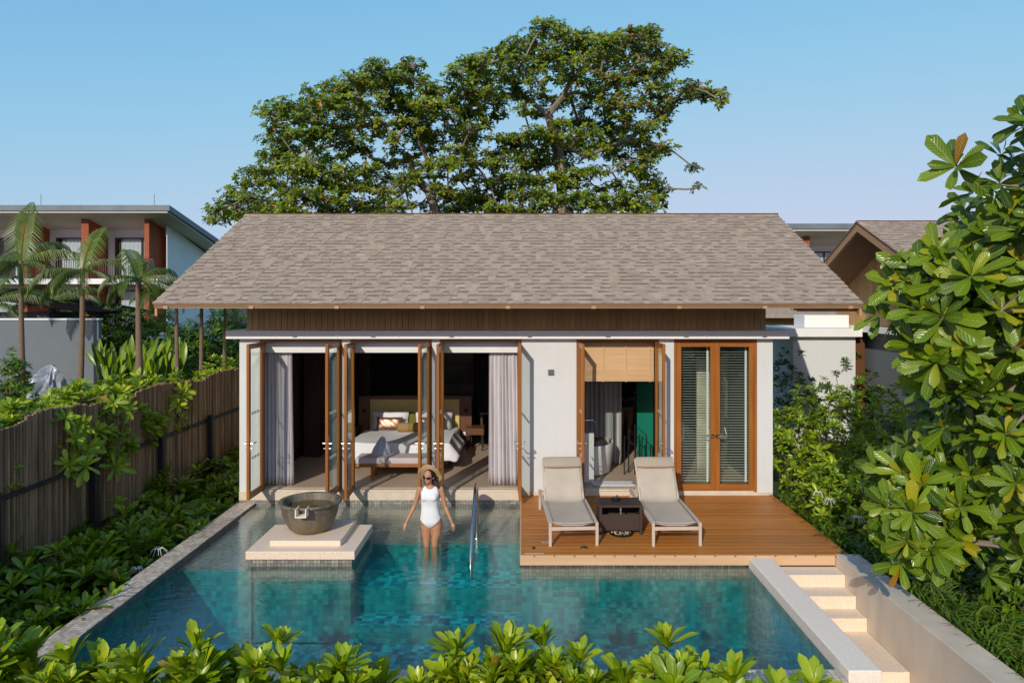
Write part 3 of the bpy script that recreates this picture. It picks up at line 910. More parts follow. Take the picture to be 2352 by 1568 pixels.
def duvet(u, v):
    x = -3.50 + 2.26 * u; y = 13.74 + 1.60 * v
    ex = max(0, abs(u - .5) * 2 - .86) / .14; ey = max(0, .09 - v) / .09
    z = .748 + .018 * math.sin(7 * u + 3 * v) + .012 * math.sin(17 * u - 6 * v + 1)
    dr = min(1.35, math.hypot(ex, ey) * 1.15)
    z -= .22 * dr * (1 + .12 * math.sin(v * 30 + u * 9))
    x += .05 * math.sin(v * 16) * ex * (1 if u > .5 else -1)
    return (x, y + .02 * math.sin(u * 26) * ey, z)
MB().sheet(duvet, 54, 44).build('duvet', M['linen'], bd, solid=.02)
def pillow(name, label, c, sx, sz, tilt, mat, thick=.09, yaw=0, roll=0):
    T = Matrix.Translation(c) @ Matrix.Rotation(R(yaw), 4, 'Z') @ Matrix.Rotation(R(roll), 4, 'Y') @ Matrix.Rotation(R(tilt), 4, 'X')
    mb = MB()
    def face(sg):
        def fn(u, v):
            a, b = 2 * u - 1, 2 * v - 1
            h = max(0, (1 - a ** 4)) ** .5 * max(0, (1 - b ** 4)) ** .5
            pin = 1 - .06 * (abs(a) ** 2) * (1 - abs(b)) - .06 * (abs(b) ** 2) * (1 - abs(a))
            return T @ Vector((a * sx * pin, sg * thick * h - .004 * math.sin(9 * a + 5 * b), b * sz * pin))
        return fn
    mb.sheet(face(1), 16, 12); mb.sheet(face(-1), 16, 12)
    return tag(mb.build(name, mat), label, 'pillow' if 'pillow' in name else 'cushion')
pillow('pillow', 'plump white pillow behind the shiny bronze cushion', (-2.90, 15.86, .875), .41, .205, -14, M['linen'], .10)
pillow('pillow', 'plump white pillow on the bed half seen between the door leaves', (-1.93, 15.86, .875), .41, .205, -14, M['linen'], .10, 4)
pillow('pillow', 'olive green pillow standing against the yellow headboard', (-2.36, 15.98, .87), .30, .16, -8, mat_cloth('olive_linen', (.16, .14, .03), 0), .07)
br_m, nt, out = new_mat('bronze_satin')
v = obj_coord(nt); principled(nt, out, ramp(nt, noise(nt, v, 30, 4), [(.35, (.20, .085, .06)), (.7, (.42, .26, .17))]), .35, .6)
pillow('cushion', 'shiny bronze rectangular cushion leaning on a white pillow', (-2.87, 15.64, .845), .285, .14, -16, br_m, .06)
pillow('cushion', 'second bronze cushion partly hidden behind a door stile', (-1.95, 15.64, .845), .285, .14, -16, br_m, .06)
bol = thing('bolster', 'tan roll bolster lying on the white duvet', 'cushion', (-2.3, 15.2, .95))
mb = MB().tube([(-2.62, 15.16, .845), (-2.6, 15.16, .845), (-2.05, 15.2, .845), (-2.03, 15.2, .845)], [.06, .10, .10, .06], 18)
mb.build('roll', mat_cloth('tan_brocade', (.36, .22, .09), 0, 300), bol)
MB().tube([(-2.40, 15.175, .845), (-2.25, 15.187, .845)], .1015, 18, cap=False).build('centre_band', mat_cloth('olive_band', (.25, .19, .06), 0), bol)
be = thing('bed_bench', 'upholstered pale bench on walnut legs at the foot of the bed', 'bench', (-2.3, 13.3, FZ))
MB().box(-3.03, -1.6, 13.06, 13.52, .535, .655).build('cushion_seat', mat_cloth('taupe_cloth', (.55, .49, .48), 0, 300), be, bevel=.035)
MB().box(-3.02, -1.61, 13.07, 13.51, .485, .534).build('rail', M['teak_x'], be, bevel=.004)
for x in (-2.75, -1.85):
    for y in (13.10, 13.42): MB().box(x, x + .05, y, y + .05, FZ, .484).build('leg', M['teak_z'], be, bevel=.004)
def twl(u, v):
    a = 2 * PI * u; r = .13 * (1 - v) ** .6 + .01
    return (-2.63 + r * 1.15 * math.cos(a) * (1 + .22 * math.sin(5 * a + 4 * v)) + .03 * v, 13.42 + r * math.sin(a) * (1 + .2 * math.cos(4 * a)), .656 + .30 * v ** .8 * (1 + .12 * math.sin(3 * a)))
tag(MB().sheet(twl, 30, 8).build('folded_towel', M['towel']), 'crumpled blue grey towel standing on the bed bench', 'towel')
for x, lab in ((-1.02, 'walnut bedside table by the bed nearer the plain wall'), (-3.80, 'walnut bedside table by the bed nearer the fence')):
    nb = thing('bedside_table', lab, 'bedside table', (x, 15.8, FZ), 'bedside tables')
    MB().box(x - .2, x + .2, 15.6, 16.05, .60, .74).build('drawer_box', M['walnut'], nb, bevel=.004)
    mb = MB()
    for dx in (-.18, .15):
        for dy in (15.62, 16.0): mb.box(x + dx, x + dx + .03, dy, dy + .03, FZ, .599)
    mb.build('leg', M['black'], nb)
wd = thing('wardrobe_unit', 'dark wardrobe with open shelves inside the bedroom', 'wardrobe', (-4.1, 15.6, FZ))
MB().box(-4.55, -4.22, 15.0, 17.2, FZ, 2.6).build('carcass', M['darkwood'], wd)
MB().box(-4.15, -3.72, 15.6, 15.75, FZ, 2.45).build('side_panel', mat_wood('red_veneer', (.05, .016, .008), (.09, .03, .014), 'z', .4), wd)
mb = MB()
for z in (.6, .95, 1.3, 1.65, 2.0): mb.box(-4.218, -4.14, 15.2, 15.58, z, z + .03)
mb.build('shelf', M['walnut'], wd)
dt = thing('writing_desk', 'dark desk with a chair back by the rear wall of the bedroom', 'desk', (-.6, 16.4, FZ))
MB().box(-.95, -.1, 16.2, 16.8, .95, .99).build('desk_top', M['walnut'], dt)
mb = MB().box(-.93, -.88, 16.25, 16.75, FZ, .949).box(-.17, -.12, 16.25, 16.75, FZ, .949); mb.build('leg', M['darkwood'], dt)
tv = MB().box(-1.85, -1.22, 17.02, 17.06, 1.55, 2.0).build('television', mat_plain('black_glass', (.01, .01, .012), .12, .02), bevel=.005)
tag(tv, 'dark television screen on the back wall of the bedroom', 'television')
sd = thing('smoke_detector', 'small white round detector hanging under the bedroom ceiling', 'detector', (-2.3, 13.9, 2.7))
MB().lathe([(.02, -.075), (.05, -.06), (.065, -.03), (.075, 0)], (-2.55, 13.6, 2.78), 16).build('dome', M['white'], sd)

# ---------------------------------------------------------------- bathroom
bl = thing('wooden_blind', 'half lowered pale wooden slat blind in the bathroom doorway', 'blind', (1.66, 12.6, 2.5))
M['blind'] = mat_wood('pale_bamboo', (.58, .36, .17), (.72, .48, .26), 'x', .6)
mb = MB()
z = 2.795
while z > 2.32:
    mb.box(1.0, 2.318, 12.60, 12.603, z - .0225, z); z -= .0235
n = 0
while z > 2.10:
    mb.box(1.0, 2.318, 12.585 + .006 * (n % 2), 12.62, z - .02, z); z -= .0225; n += 1
mb.build('slat', M['blind'], bl)
mb = MB()
for x in (1.03, 1.42, 1.82, 2.24): mb.box(x, x + .018, 12.575, 12.584, 2.09, 2.79)
mb.build('tape', M['fascia'], bl)
bt = thing('bathtub', 'white oval bathtub standing on the bathroom floor', 'bathtub', (1.4, 13.75, FZ))
T = Matrix.Translation((1.30, 13.85, FZ)) @ Matrix.Diagonal((1, 1.35, 1, 1))
MB().lathe([(.36, 0), (.40, .03), (.44, .3), (.47, .56), (.46, .58), (.43, .57), (.39, .3), (.33, .12), (.05, .1)], (0, 0, 0), 40, T).build('tub_shell', M['white'], bt)
mb = MB().tube([(1.12, 13.3, FZ), (1.12, 13.3, 1.25), (1.16, 13.3, 1.30), (1.32, 13.3, 1.30), (1.36, 13.3, 1.26), (1.36, 13.3, 1.12)], .012, 8)
mb.build('standing_tap', M['chrome'], bt)
MB().box(1.05, 1.6, 13.72, 13.98, .838, .858).build('tub_tray', M['walnut'], bt)
pn = tag(MB().box(1.04, 1.30, 12.9, 13.02, FZ, 1.13).build('vanity_end_panel', M['white'], bevel=.004), 'white upright cabinet end just inside the bathroom door', 'cabinet')
tr_ = thing('towel_rail', 'black metal stepped towel rail in the bathroom', 'towel rail', (2.1, 13.6, FZ))
for k in range(4):
    x = 1.93 + .10 * k; y = 13.5 + .12 * (k % 2); zt = .98 + .10 * (k % 3)
    MB().tube([(x, y, FZ), (x, y, zt), (x + .22, y + .02, zt - .2), (x + .22, y + .02, FZ)], .012, 6).build('bar', M['black'], tr_)
gp = tag(MB().box(2.3, 2.62, 14.3, 14.33, FZ, 2.5).build('green_glass_panel', mat_plain('green_glass_paint', (.008, .17, .11), .15, .04)), 'deep green glass partition inside the bathroom', 'glass panel')
ds = thing('light_switch', 'white double switch plate on the olive bathroom wall', 'switch', (2.05, 17.1, 1.3))
MB().box(2.75, 3.0, 17.165, 17.179, 1.45, 1.57).build('plate', M['white'], ds)
bm_ = tag(MB().sheet(lambda u, v: (1.25 + .75 * u + .02 * math.sin(9 * v), 12.62 + .34 * v, .2515 + .012 + .007 * math.sin(23 * u) * math.sin(17 * v)), 24, 12).build('bath_mat', M['linen'], solid=.012), 'white bath mat lying on the bathroom threshold', 'mat')
vb_lab = ('white venetian blind behind the closed door pane beside the shower', 'white venetian blind behind the closed door pane closer to the open door')
for (xa, xb), lab in zip(((3.36, 4.0), (2.70, 3.33)), vb_lab):
    vb = thing('venetian_blind', lab, 'blind', ((xa + xb) / 2, 12.58, 2.7), 'venetian blinds')
    mb = MB(); z = .36
    while z < 2.70:
        mb.add([(xa, 12.602, z), (xb, 12.602, z), (xb, 12.632, z), (xa, 12.632, z), (xa, 12.602, z + .003), (xb, 12.602, z + .003), (xb, 12.632, z + .003), (xa, 12.632, z + .003)],
               [(0, 3, 2, 1), (4, 5, 6, 7), (0, 1, 5, 4), (2, 3, 7, 6)]); z += .046
    mb.build('slat', M['white'], vb)
    mb = MB()
    for x in (xa + .04, xb - .09): mb.box(x, x + .035, 12.588, 12.592, .34, 2.72)
    mb.build('ladder_tape', M['white'], vb)
    MB().box(xa, xb, 12.58, 12.66, 2.70, 2.76).build('head_rail', M['white'], vb)
cw = tag(MB().sheet(lambda u, v: (3.30 + .78 * math.sin(u * PI * .5), 14.1 - .85 * math.cos(u * PI * .5) + .3, FZ + 2.2 * v), 20, 4).build('curved_shower_wall', mat_plain('beige_tile', (.62, .54, .40), .5, .06), solid=.05), 'curved beige wall round the shower behind the closed doors', 'wall')
sh = thing('shower_set', 'chrome hand shower on a rail against the curved beige wall', 'shower', (3.85, 13.6, 1.5))
mb = MB().tube([(3.84, 13.62, 2.1), (3.84, 13.62, 1.0)], .011, 8).tube([(3.84, 13.60, 1.12), (3.87, 13.52, .95), (3.8, 13.5, .8), (3.76, 13.55, .95), (3.80, 13.56, 1.5), (3.78, 13.55, 1.80)], .008, 6)
mb.build('shower_rail', M['chrome'], sh)
MB().tube([(3.82, 13.57, 1.72), (3.73, 13.5, 1.85), (3.70, 13.47, 1.87)], [.012, .014, .045], 10).build('shower_head', M['chrome'], sh)
MB().box(3.77, 3.92, 13.57, 13.62, 1.22, 1.30).build('mixer', M['chrome'], sh, bevel=.01)
rk = thing('soap_shelf', 'small wire shelf of dark bottles in the shower', 'shelf', (3.5, 13.7, 1.2))
MB().box(3.43, 3.66, 13.55, 13.64, 1.12, 1.13).build('tray', M['black'], rk)
for k in range(3):
    MB().lathe([(.026, 0), (.026, .08), (.012, .1), (.012, .12)], (3.475 + .07 * k, 13.595, 1.1305), 12).build('bottle', M['black'], rk)

# ================================================================ loungers and table on the deck
def mat_sling():
    m, nt, out = new_mat('taupe_sling')
    v = obj_coord(nt)
    d = N(nt, 'ShaderNodeBsdfPrincipled'); d.inputs['Roughness'].default_value = .85; d.inputs['Specular IOR Level'].default_value = .2
    L(nt, ramp(nt, noise(nt, v, 4, 4), [(.3, (.52, .44, .345)), (.7, (.60, .51, .405))]), d.inputs['Base Color'])
    b = N(nt, 'ShaderNodeBump'); b.inputs['Strength'].default_value = .2; b.inputs['Distance'].default_value = .003
    L(nt, noise(nt, v, 120, 2), b.inputs['Height']); L(nt, b.outputs[0], d.inputs['Normal'])
    t = N(nt, 'ShaderNodeBsdfTransparent')
    mx = N(nt, 'ShaderNodeMixShader'); mx.inputs[0].default_value = .13
    L(nt, d.outputs[0], mx.inputs[1]); L(nt, t.outputs[0], mx.inputs[2]); L(nt, mx.outputs[0], out.inputs['Surface'])
    return m


M['sling'] = mat_sling()
M['lframe'] = mat_plain('taupe_powder_coat', (.58, .475, .38), .5, .04)
lx, ly, lz = 0.7125, 9.84, 0.155
lg = thing('sun_lounger', 'taupe sling sun lounger standing nearer the pool handrail', 'sun lounger', (lx, ly, lz), 'sun loungers on the timber deck')
hw = .322
HY, HZ = ly + 1.10, lz + .325            # hinge of the backrest
TY, TZ = ly + 1.54, lz + .86             # top of the backrest
for dx in (-hw, hw):
    for dy, zt in ((0.0, .275), (1.74, .275)):
        MB().box(lx + dx - .02, lx + dx + .02, ly + dy - .02, ly + dy + .02, lz, lz + zt).build('leg', M['lframe'], lg, bevel=.004)
mb = MB()
for dx in (-hw, hw):
    mb.box(lx + dx - .02, lx + dx + .02, ly - .02, ly + 1.78, lz + .2755, lz + .318)
mb.box(lx - hw + .0205, lx + hw - .0205, ly - .015, ly + .015, lz + .215, lz + .262)
mb.box(lx - hw + .0205, lx + hw - .0205, ly + 1.73, ly + 1.76, lz + .28, lz + .31)
mb.tube([(lx - hw + .02, ly + .10, lz + .285), (lx - .12, ly + .07, lz + .262), (lx + .12, ly + .07, lz + .262), (lx + hw - .02, ly + .10, lz + .285)], .011, 8)
mb.build('frame', M['lframe'], lg, bevel=.005)
mb = MB()
for dx in (-hw + .03, hw - .03):
    mb.bar((lx + dx, HY, HZ - .015), (lx + dx, TY, TZ - .015), .03, .028)
mb.bar((lx - hw + .02, TY, TZ - .018), (lx + hw - .02, TY, TZ - .018), .026, .026)
mb.bar((lx - hw + .05, HY + .30, HZ + .33), (lx - hw + .05, HY + .42, lz + .30), .02, .02)
mb.bar((lx + hw - .05, HY + .30, HZ + .33), (lx + hw - .05, HY + .42, lz + .30), .02, .02)
bf = mb.build('backrest_frame', M['lframe'], lg, bevel=.004)
def sling(u, v):
    x = lx + (2 * u - 1) * (hw - .022)
    sag = -.022 * math.sin(PI * u)
    if v < .62:
        t = v / .62; y = ly + .03 + (HY - ly - .03) * t; z = lz + .312 + .013 * t + sag
    else:
        t = (v - .62) / .38; y = HY + (TY - HY) * t - sag * .7; z = HZ + (TZ - HZ) * t + sag * .4 + .01 * math.sin(PI * t)
    return (x, y, z)
MB().sheet(sling, 12, 30).build('sling', M['sling'], lg, solid=.004)
mb = MB()
for dx in (-hw + .045, hw - .045):
    mb.bar((lx + dx, ly + .03, lz + .3175), (lx + dx, HY, HZ + .004), .008, .004); mb.bar((lx + dx, HY, HZ + .004), (lx + dx, TY, TZ + .006), .008, .004)
mb.build('seam', mat_plain('seam_thread', (.24, .19, .15), .9, .05), lg)
d = Vector((0, TY - HY, TZ - HZ)).normalized(); nn = Vector((0, -d.z, d.y))
def pil(u, v):
    a = 2 * PI * v
    t = .685 - .115 + .09 * math.cos(a) + .11
    p = Vector((0, HY, HZ)) + d * (t - .075) + nn * (.018 + .034 * (1 + math.sin(a)))
    e = 1 - .10 * abs(2 * u - 1) ** 6
    c = Vector((0, HY, HZ)) + d * (.61) + nn * .045
    p = c + (p - c) * e
    return (lx + (2 * u - 1) * (hw - .028), p.y, p.z)
MB().sheet(pil, 14, 18).build('head_pillow', mat_cloth('taupe_pillow', (.43, .35, .27), 0, 300), lg)
l2 = dup(lg, (2.125, 9.84, lz), R(1.4), 'taupe sling sun lounger standing in front of the closed teak doors')
lg.rotation_euler = (0, 0, R(3.2))

M['wicker'] = mat_plain('dark_brown_weave', (.052, .030, .024), .6, .12, 3.0, bstr=.5, fine=130)
tb = thing('side_table', 'dark brown woven side table with an open slot between the loungers', 'side table', (1.425, 10.52, .155))
x0, x1, y0, y1 = 1.115, 1.735, 10.30, 10.74
MB().box(x0, x1, y0, y1, .545, .575).build('table_top', M['wicker'], tb, bevel=.006)
mb = MB()
for xa in (x0 + .001, x1 - .041):
    for ya in (y0 + .001, y1 - .041):
        MB().box(xa, xa + .04, ya, ya + .04, .155, .5445).build('leg', M['wicker'], tb, bevel=.004)
MB().box(x0 + .042, x1 - .042, y0 + .006, y0 + .024, .215, .445).build('front_panel', M['wicker'], tb, bevel=.003)
MB().box(x0 + .042, x1 - .042, y1 - .024, y1 - .006, .215, .544).build('back_panel', M['wicker'], tb)
for xa in (x0 + .006, x1 - .024): MB().box(xa, xa + .018, y0 + .042, y1 - .042, .215, .544).build('side_panel', M['wicker'], tb)
mb = MB().box(x0 + .025, x1 - .025, y0 + .026, y1 - .026, .22, .235).box(1.415, 1.428, y0 + .010, y0 + .022, .446, .544)
mb.build('shelf', M['wicker'], tb)
MB().box(1.41, 1.433, y0 + .002, y0 + .0055, .446, .544).build('catch', M['satin'], tb)
MB().box(1.40, 1.46, y0 + .001, y0 + .0055, .218, .228).build('latch_plate', M['chrome'], tb)
at_ = thing('ashtray', 'small dark ashtray on the woven side table', 'ashtray', (1.385, 10.56, .575))
MB().lathe([(.05, 0), (.065, .012), (.068, .035), (.055, .036), (.05, .015), (.01, .012)], (1.385, 10.56, .5755), 18).build('dish', M['black'], at_)
MB().tube([(1.36, 10.56, .615), (1.42, 10.57, .635)], .014, 8).tube([(1.39, 10.54, .61), (1.41, 10.59, .65)], .009, 6).build('lighter', mat_plain('slate_blue', (.05, .05, .08), .4), at_)
pt = thing('pebble_tray', 'round dark tray of pale pebbles under the side table', 'tray', (1.43, 10.36, .155))
MB().lathe([(.15, 0), (.17, .012), (.175, .035), (.165, .036), (.155, .018), (.01, .016)], (1.43, 10.34, .156), 30).build('tray', M['black'], pt)
mb = MB()
for k in range(60):
    a = rnd.uniform(0, 2 * PI); r = .14 * math.sqrt(rnd.random()); mb.tint = rnd.random()
    s = rnd.uniform(.008, .015)
    mb.sphere((1.43 + r * math.cos(a), 10.34 + r * math.sin(a), .178 + rnd.uniform(0, .008)), (s, s * .8, s * .6), 7, 4)
mb.build('pebble', mat_plain('pale_pebble', (.5, .42, .30), .7, .2, tintvar=.5), pt)
lb = thing('planter_box', 'small beige box with a dry sprig against the house wall', 'box', (1.92, 12.28, .155))
MB().box(1.86, 1.98, 12.24, 12.34, .156, .25).build('box_body', M['cream'], lb, bevel=.004)
mb = MB()
for k in range(7):
    a = rnd.uniform(0, 6.28); mb.tube([(1.93, 12.29, .25), (1.93 + .03 * math.cos(a), 12.28 + .02 * math.sin(a), .29), (1.93 + .07 * math.cos(a), 12.27 + .03 * math.sin(a), .30 + rnd.uniform(0, .04))], .003, 4)
mb.build('sprig', mat_plain('dry_sprig', (.08, .05, .02), .8), lb)
lf = tag(MB().sheet(lambda u, v: (.165 + .05 * (u - .5) * math.sin(PI * (v * .9 + .05)), 9.69 + .12 * v, .157 + .01 * abs(u - .5)), 2, 4).build('fallen_leaf', mat_plain('dry_leaf', (.12, .07, .03), .8), solid=.002), 'dry fallen leaf on the deck near its pool corner', 'leaf')

# ================================================================ people
def body_mesh(mb, mat, voxel, smooth_it=3, lips=None):
    me = mb.mesh('body_raw', mat)
    o = bpy.data.objects.new('body_raw', me); COL.objects.link(o)
    r = o.modifiers.new('r', 'REMESH'); r.mode = 'VOXEL'; r.voxel_size = voxel; r.use_smooth_shade = True
    s = o.modifiers.new('s', 'SMOOTH'); s.factor = .5; s.iterations = smooth_it
    dg = bpy.context.evaluated_depsgraph_get()
    me2 = bpy.data.meshes.new_from_object(o.evaluated_get(dg))
    bpy.data.objects.remove(o)
    me2.materials.clear(); me2.materials.append(mat)
    n = len(me2.vertices)
    co_ = np.empty(n * 3, dtype=np.float32); me2.vertices.foreach_get('co', co_); co_ = co_.reshape(-1, 3)
    a = me2.attributes.new('tint', 'FLOAT', 'POINT')
    t = np.zeros(n, dtype=np.float32)
    if lips is not None:
        c, r_ = lips
        q = (co_ - np.array(c)) / np.array(r_)
        t = np.clip(1.3 - np.sqrt((q ** 2).sum(1)), 0, 1).astype(np.float32)
    a.data.foreach_set('value', t)
    me2.polygons.foreach_set('use_smooth', np.ones(len(me2.polygons), dtype=bool))
    return me2, co_


def shell(me, co_, keep, off, name, mat, parent):
    """clothing: the faces of the body for which keep(x,y,z) holds, pushed out along their normals"""
    bm = bmesh.new(); bm.from_mesh(me); bm.normal_update()
    dead = [f for f in bm.faces if not keep(*f.calc_center_median())]
    bmesh.ops.delete(bm, geom=dead, context='FACES')
    for v in bm.verts: v.co += v.normal * off
    m2 = bpy.data.meshes.new(name); bm.to_mesh(m2); bm.free()
    m2.materials.clear(); m2.materials.append(mat)
    o = link(name, m2, parent)
    s = o.modifiers.new('hem', 'SMOOTH'); s.factor = .5; s.iterations = 2
    return o


def mat_skin(name, c):
    m, nt, out = new_mat(name)
    a = N(nt, 'ShaderNodeAttribute', attribute_name='tint')
    v = obj_coord(nt)
    col = ramp(nt, noise(nt, v, 9, 3), [(.3, [x * .93 for x in c]), (.7, c)])
    col = mixc(nt, a.outputs['Fac'], col, (.45, .07, .07))
    p = principled(nt, out, col, .45, 0, .4)
    p.inputs['Subsurface Weight'].default_value = .08; p.inputs['Subsurface Radius'].default_value = (.02, .008, .004); p.inputs['Subsurface Scale'].default_value = .3
    return m


def ring_loft(mb, rings, seg=20):
    """rings: (cx, cy, cz, rx, ry) stacked; superellipse sections"""
    vs = []; fs = []
    n = len(rings)
    for cx, cyy, cz, rx, ry in rings:
        for k in range(seg):
            a = 2 * PI * k / seg
            c_, s_ = math.cos(a), math.sin(a)
            vs.append((cx + rx * math.copysign(abs(c_) ** .85, c_), cyy + ry * math.copysign(abs(s_) ** .85, s_), cz))
    for i in range(n - 1):
        for k in range(seg):
            k2 = (k + 1) % seg
            fs.append((i * seg + k, i * seg + k2, (i + 1) * seg + k2, (i + 1) * seg + k))
    fs.append(tuple(range(seg - 1, -1, -1))); fs.append(tuple((n - 1) * seg + k for k in range(seg)))
    return mb.add(vs, fs, True)


def hand(mb, wrist, dirv, palm_n, s, thumb):
    """palm, four unequal bent fingers and a thumb leaving the side of the palm"""
    d = Vector(dirv).normalized(); n = Vector(palm_n); n = (n - d * n.dot(d)).normalized(); w_ = d.cross(n)
    wv = Vector(wrist)
    mb.tube([wv - d * .01, wv + d * .025 * s, wv + d * .055 * s, wv + d * .08 * s], [.019 * s, .027 * s, .034 * s, .030 * s], 12, flat=.55 if abs(w_.z) < .9 else .55)
    for i, (ln, off) in enumerate(((.062, -.027), (.072, -.009), (.067, .009), (.052, .026))):
        b = wv + d * .078 * s + w_ * off * s
        spread = d + w_ * off * 3.0
        p1 = b + spread.normalized() * ln * .5 * s + n * .010 * s
        p2 = p1 + (spread.normalized() + n * .75).normalized() * ln * .55 * s
        mb.tube([b - d * .02, b, p1, p2], [.0085 * s, .0088 * s, .0080 * s, .0062 * s], 8)
    tb_ = wv + d * .03 * s + w_ * (-.026 * thumb) * s
    mb.tube([tb_ - d * .01, tb_, tb_ + (d * .6 - w_ * thumb * .75 + n * .3).normalized() * .035 * s, tb_ + (d * .85 - w_ * thumb * .5 + n * .5).normalized() * .062 * s], [.012 * s, .0115 * s, .0095 * s, .0072 * s], 8)


S_ = 0.00109
WY = 10.32
WXC = at(0, 692, 1).x  # placeholder keeps the mapping explicit
def wp(px, pz, y=0.0):
    """reading of the close-up view of the woman (pixels) -> world, y towards the house"""
    X = ((1140 + px / 4.48) / 1.2755 - VX) * WY / FPX
    return Vector((X, WY + y, (1112 - pz) * S_))


ww = thing('person', 'person in a white swimsuit and wide straw hat standing knee deep in the pool', 'person', (wp(540, 1112).x, WY, -.46))
mb = MB()
c0 = wp(538, 0).x; zz = lambda p: (1112 - p) * S_
def rg(pl, pr, pz, ry, y=0.0):
    a, b = wp(pl, pz), wp(pr, pz)
    return ((a.x + b.x) / 2, WY + y, a.z, (b.x - a.x) / 2, ry)
# trunk from crotch to neck
ring_loft(mb, [rg(432, 662, 862, .07, .01), rg(410, 686, 830, .098, .012), rg(404, 690, 795, .108, .012), rg(410, 682, 750, .104, .01), rg(420, 664, 690, .092, .0), rg(426, 644, 620, .080, -.005), rg(427, 642, 585, .078, -.006),
               rg(424, 646, 530, .086, -.008), rg(421, 650, 480, .100, -.014), rg(420, 654, 440, .098, -.008), rg(420, 662, 400, .084, .0), rg(412, 672, 372, .070, .006), rg(432, 655, 352, .058, .01), rg(470, 612, 338, .050, .012), rg(500, 588, 325, .042, .012)], 24)
mb.sphere(wp(478, 470, -.078), (.048, .040, .046), 14, 8); mb.sphere(wp(592, 470, -.078), (.048, .040, .046), 14, 8)
mb.sphere(wp(400, 378, .005), (.040, .042, .048), 12, 8); mb.sphere(wp(682, 378, .005), (.040, .042, .048), 12, 8)
# neck and head, turned towards the viewer's left
mb.tube([wp(540, 345, .015), wp(532, 310, .012), wp(527, 280, .0)], [.046, .040, .042], 14)
hd = wp(522, 208, -.01)
Hm = Matrix.Translation(hd) @ Matrix.Rotation(R(-20), 4, 'Z') @ Matrix.Rotation(R(4), 4, 'X')
mb.sphere((0, .012, .025), (.070, .090, .085), 20, 14, Hm)
mb.sphere((0, -.018, -.035), (.054, .066, .066), 18, 12, Hm)
mb.sphere((0, -.055, -.078), (.024, .024, .020), 12, 8, Hm)
mb.tube([Hm @ Vector((0, -.080, .015)), Hm @ Vector((0, -.096, -.014)), Hm @ Vector((0, -.088, -.026))], [.008, .012, .008], 8)
mb.sphere((0, -.081, -.052), (.021, .010, .010), 12, 8, Hm)
for sx in (-1, 1): mb.sphere((sx * .069, .012, -.010), (.010, .018, .028), 10, 6, Hm)
# legs down to the step
for (p0, p1, p2, ft) in (((482, 800), (490, 960), (494, 1090), -.012), ((620, 800), (622, 960), (602, 1090), .012)):
    a, b, c = wp(*p0, .015), wp(*p1, .0), wp(*p2, -.012)
    kn = Vector((c.x, c.y, c.z)); an = Vector((c.x + ft * .3, c.y + .02, -.395))
    mb.tube([a, (a + b) / 2 + Vector((0, -.004, 0)), b, kn + Vector((0, 0, .05)), kn, kn - Vector((0, -.006, .09)), kn - Vector((0, -.016, .19)), kn - Vector((0, -.018, .32)), an], [.083, .079, .070, .052, .047, .046, .050, .036, .027], 16)
    mb.tube([an + Vector((0, .035, -.04)), an + Vector((0, .0, -.035)), an + Vector((ft * .5, -.08, -.045)), an + Vector((ft, -.14, -.052)), an + Vector((ft, -.165, -.056))], [.022, .031, .031, .026, .014], 10, flat=.8)
# arms held away from the body
for sh_, el, wr, tip, th_ in (((402, 372), (330, 600), (232, 800), (190, 905), 1), ((682, 372), (738, 610), (828, 800), (880, 915), -1)):
    a, b, c, e = wp(*sh_, .005), wp(*el, .015), wp(*wr, -.05), wp(*tip, -.07)
    mb.tube([a, a + (b - a) * .35, a + (b - a) * .75, b, b + (c - b) * .3, b + (c - b) * .7, c], [.041, .037, .032, .029, .030, .024, .0185], 14)
    hand(mb, c, e - c, Vector((.55 * th_, .6, -.25)), .88, th_)
M['skin'] = mat_skin('tanned_skin', (.50, .245, .135))
lipc = Hm @ Vector((0, -.090, -.052))
bme, bco = body_mesh(mb, M['skin'], .0055, 3, (lipc, (.019, .012, .009)))
link('body', bme, ww)
cA, cB = c0, None
hipz = zz(748); crz = zz(868)
cx_c = wp(541, 0).x
def suit(x, y, z):
    dx = x - cx_c
    if z > zz(322): return False
    if z > zz(392):                                   # straps and scooped neckline
        if abs(dx) > .112 + (zz(392) - z) * .35: return False
        top = zz(358) + .0 if abs(dx) < .062 else zz(318)
        top = zz(362) + max(0, abs(dx) - .03) * .95
        return z < min(top, zz(322)) or y > WY + .02
    if z < hipz:                                      # high cut legs
        return abs(dx) < .012 + (z - crz) * 1.06 and z > crz - .01
    return abs(dx) < .165 and not (abs(dx) > .128 and z > zz(700))
suit_m = mat_cloth('white_swimsuit', (.80, .80, .79), .0, 300, .03, .7)
shell(bme, bco, suit, .0045, 'swimsuit', suit_m, ww)
# hair
hm_ = mat_plain('dark_brown_hair', (.018, .009, .006), .45, .3, 30, stretch=(6, 6, 1), spec=.4)
mb = MB()
mb.sphere((0, .026, .030), (.080, .090, .088), 18, 12, Hm)
for k in range(15):
    f = k / 14
    top = Hm @ Vector((-.080 + .165 * f, .02 + .05 * math.sin(PI * f), .015))
    if k < 4:
        low = wp(466 + 8 * k, 318 + 4 * k, .03); mid = wp(470 + 6 * k, 260, .01)
    else:
        low = wp(560 + 11 * (k - 4), 330 + 3 * (k - 4), .02 - .006 * (k - 4)); mid = wp(560 + 5 * (k - 4), 265, .035)
    mb.tube([top, mid, (mid + low) / 2 + Vector((.006, .004, 0)), low], [.020, .022, .018, .005], 7)
mb.build('hair', hm_, ww)
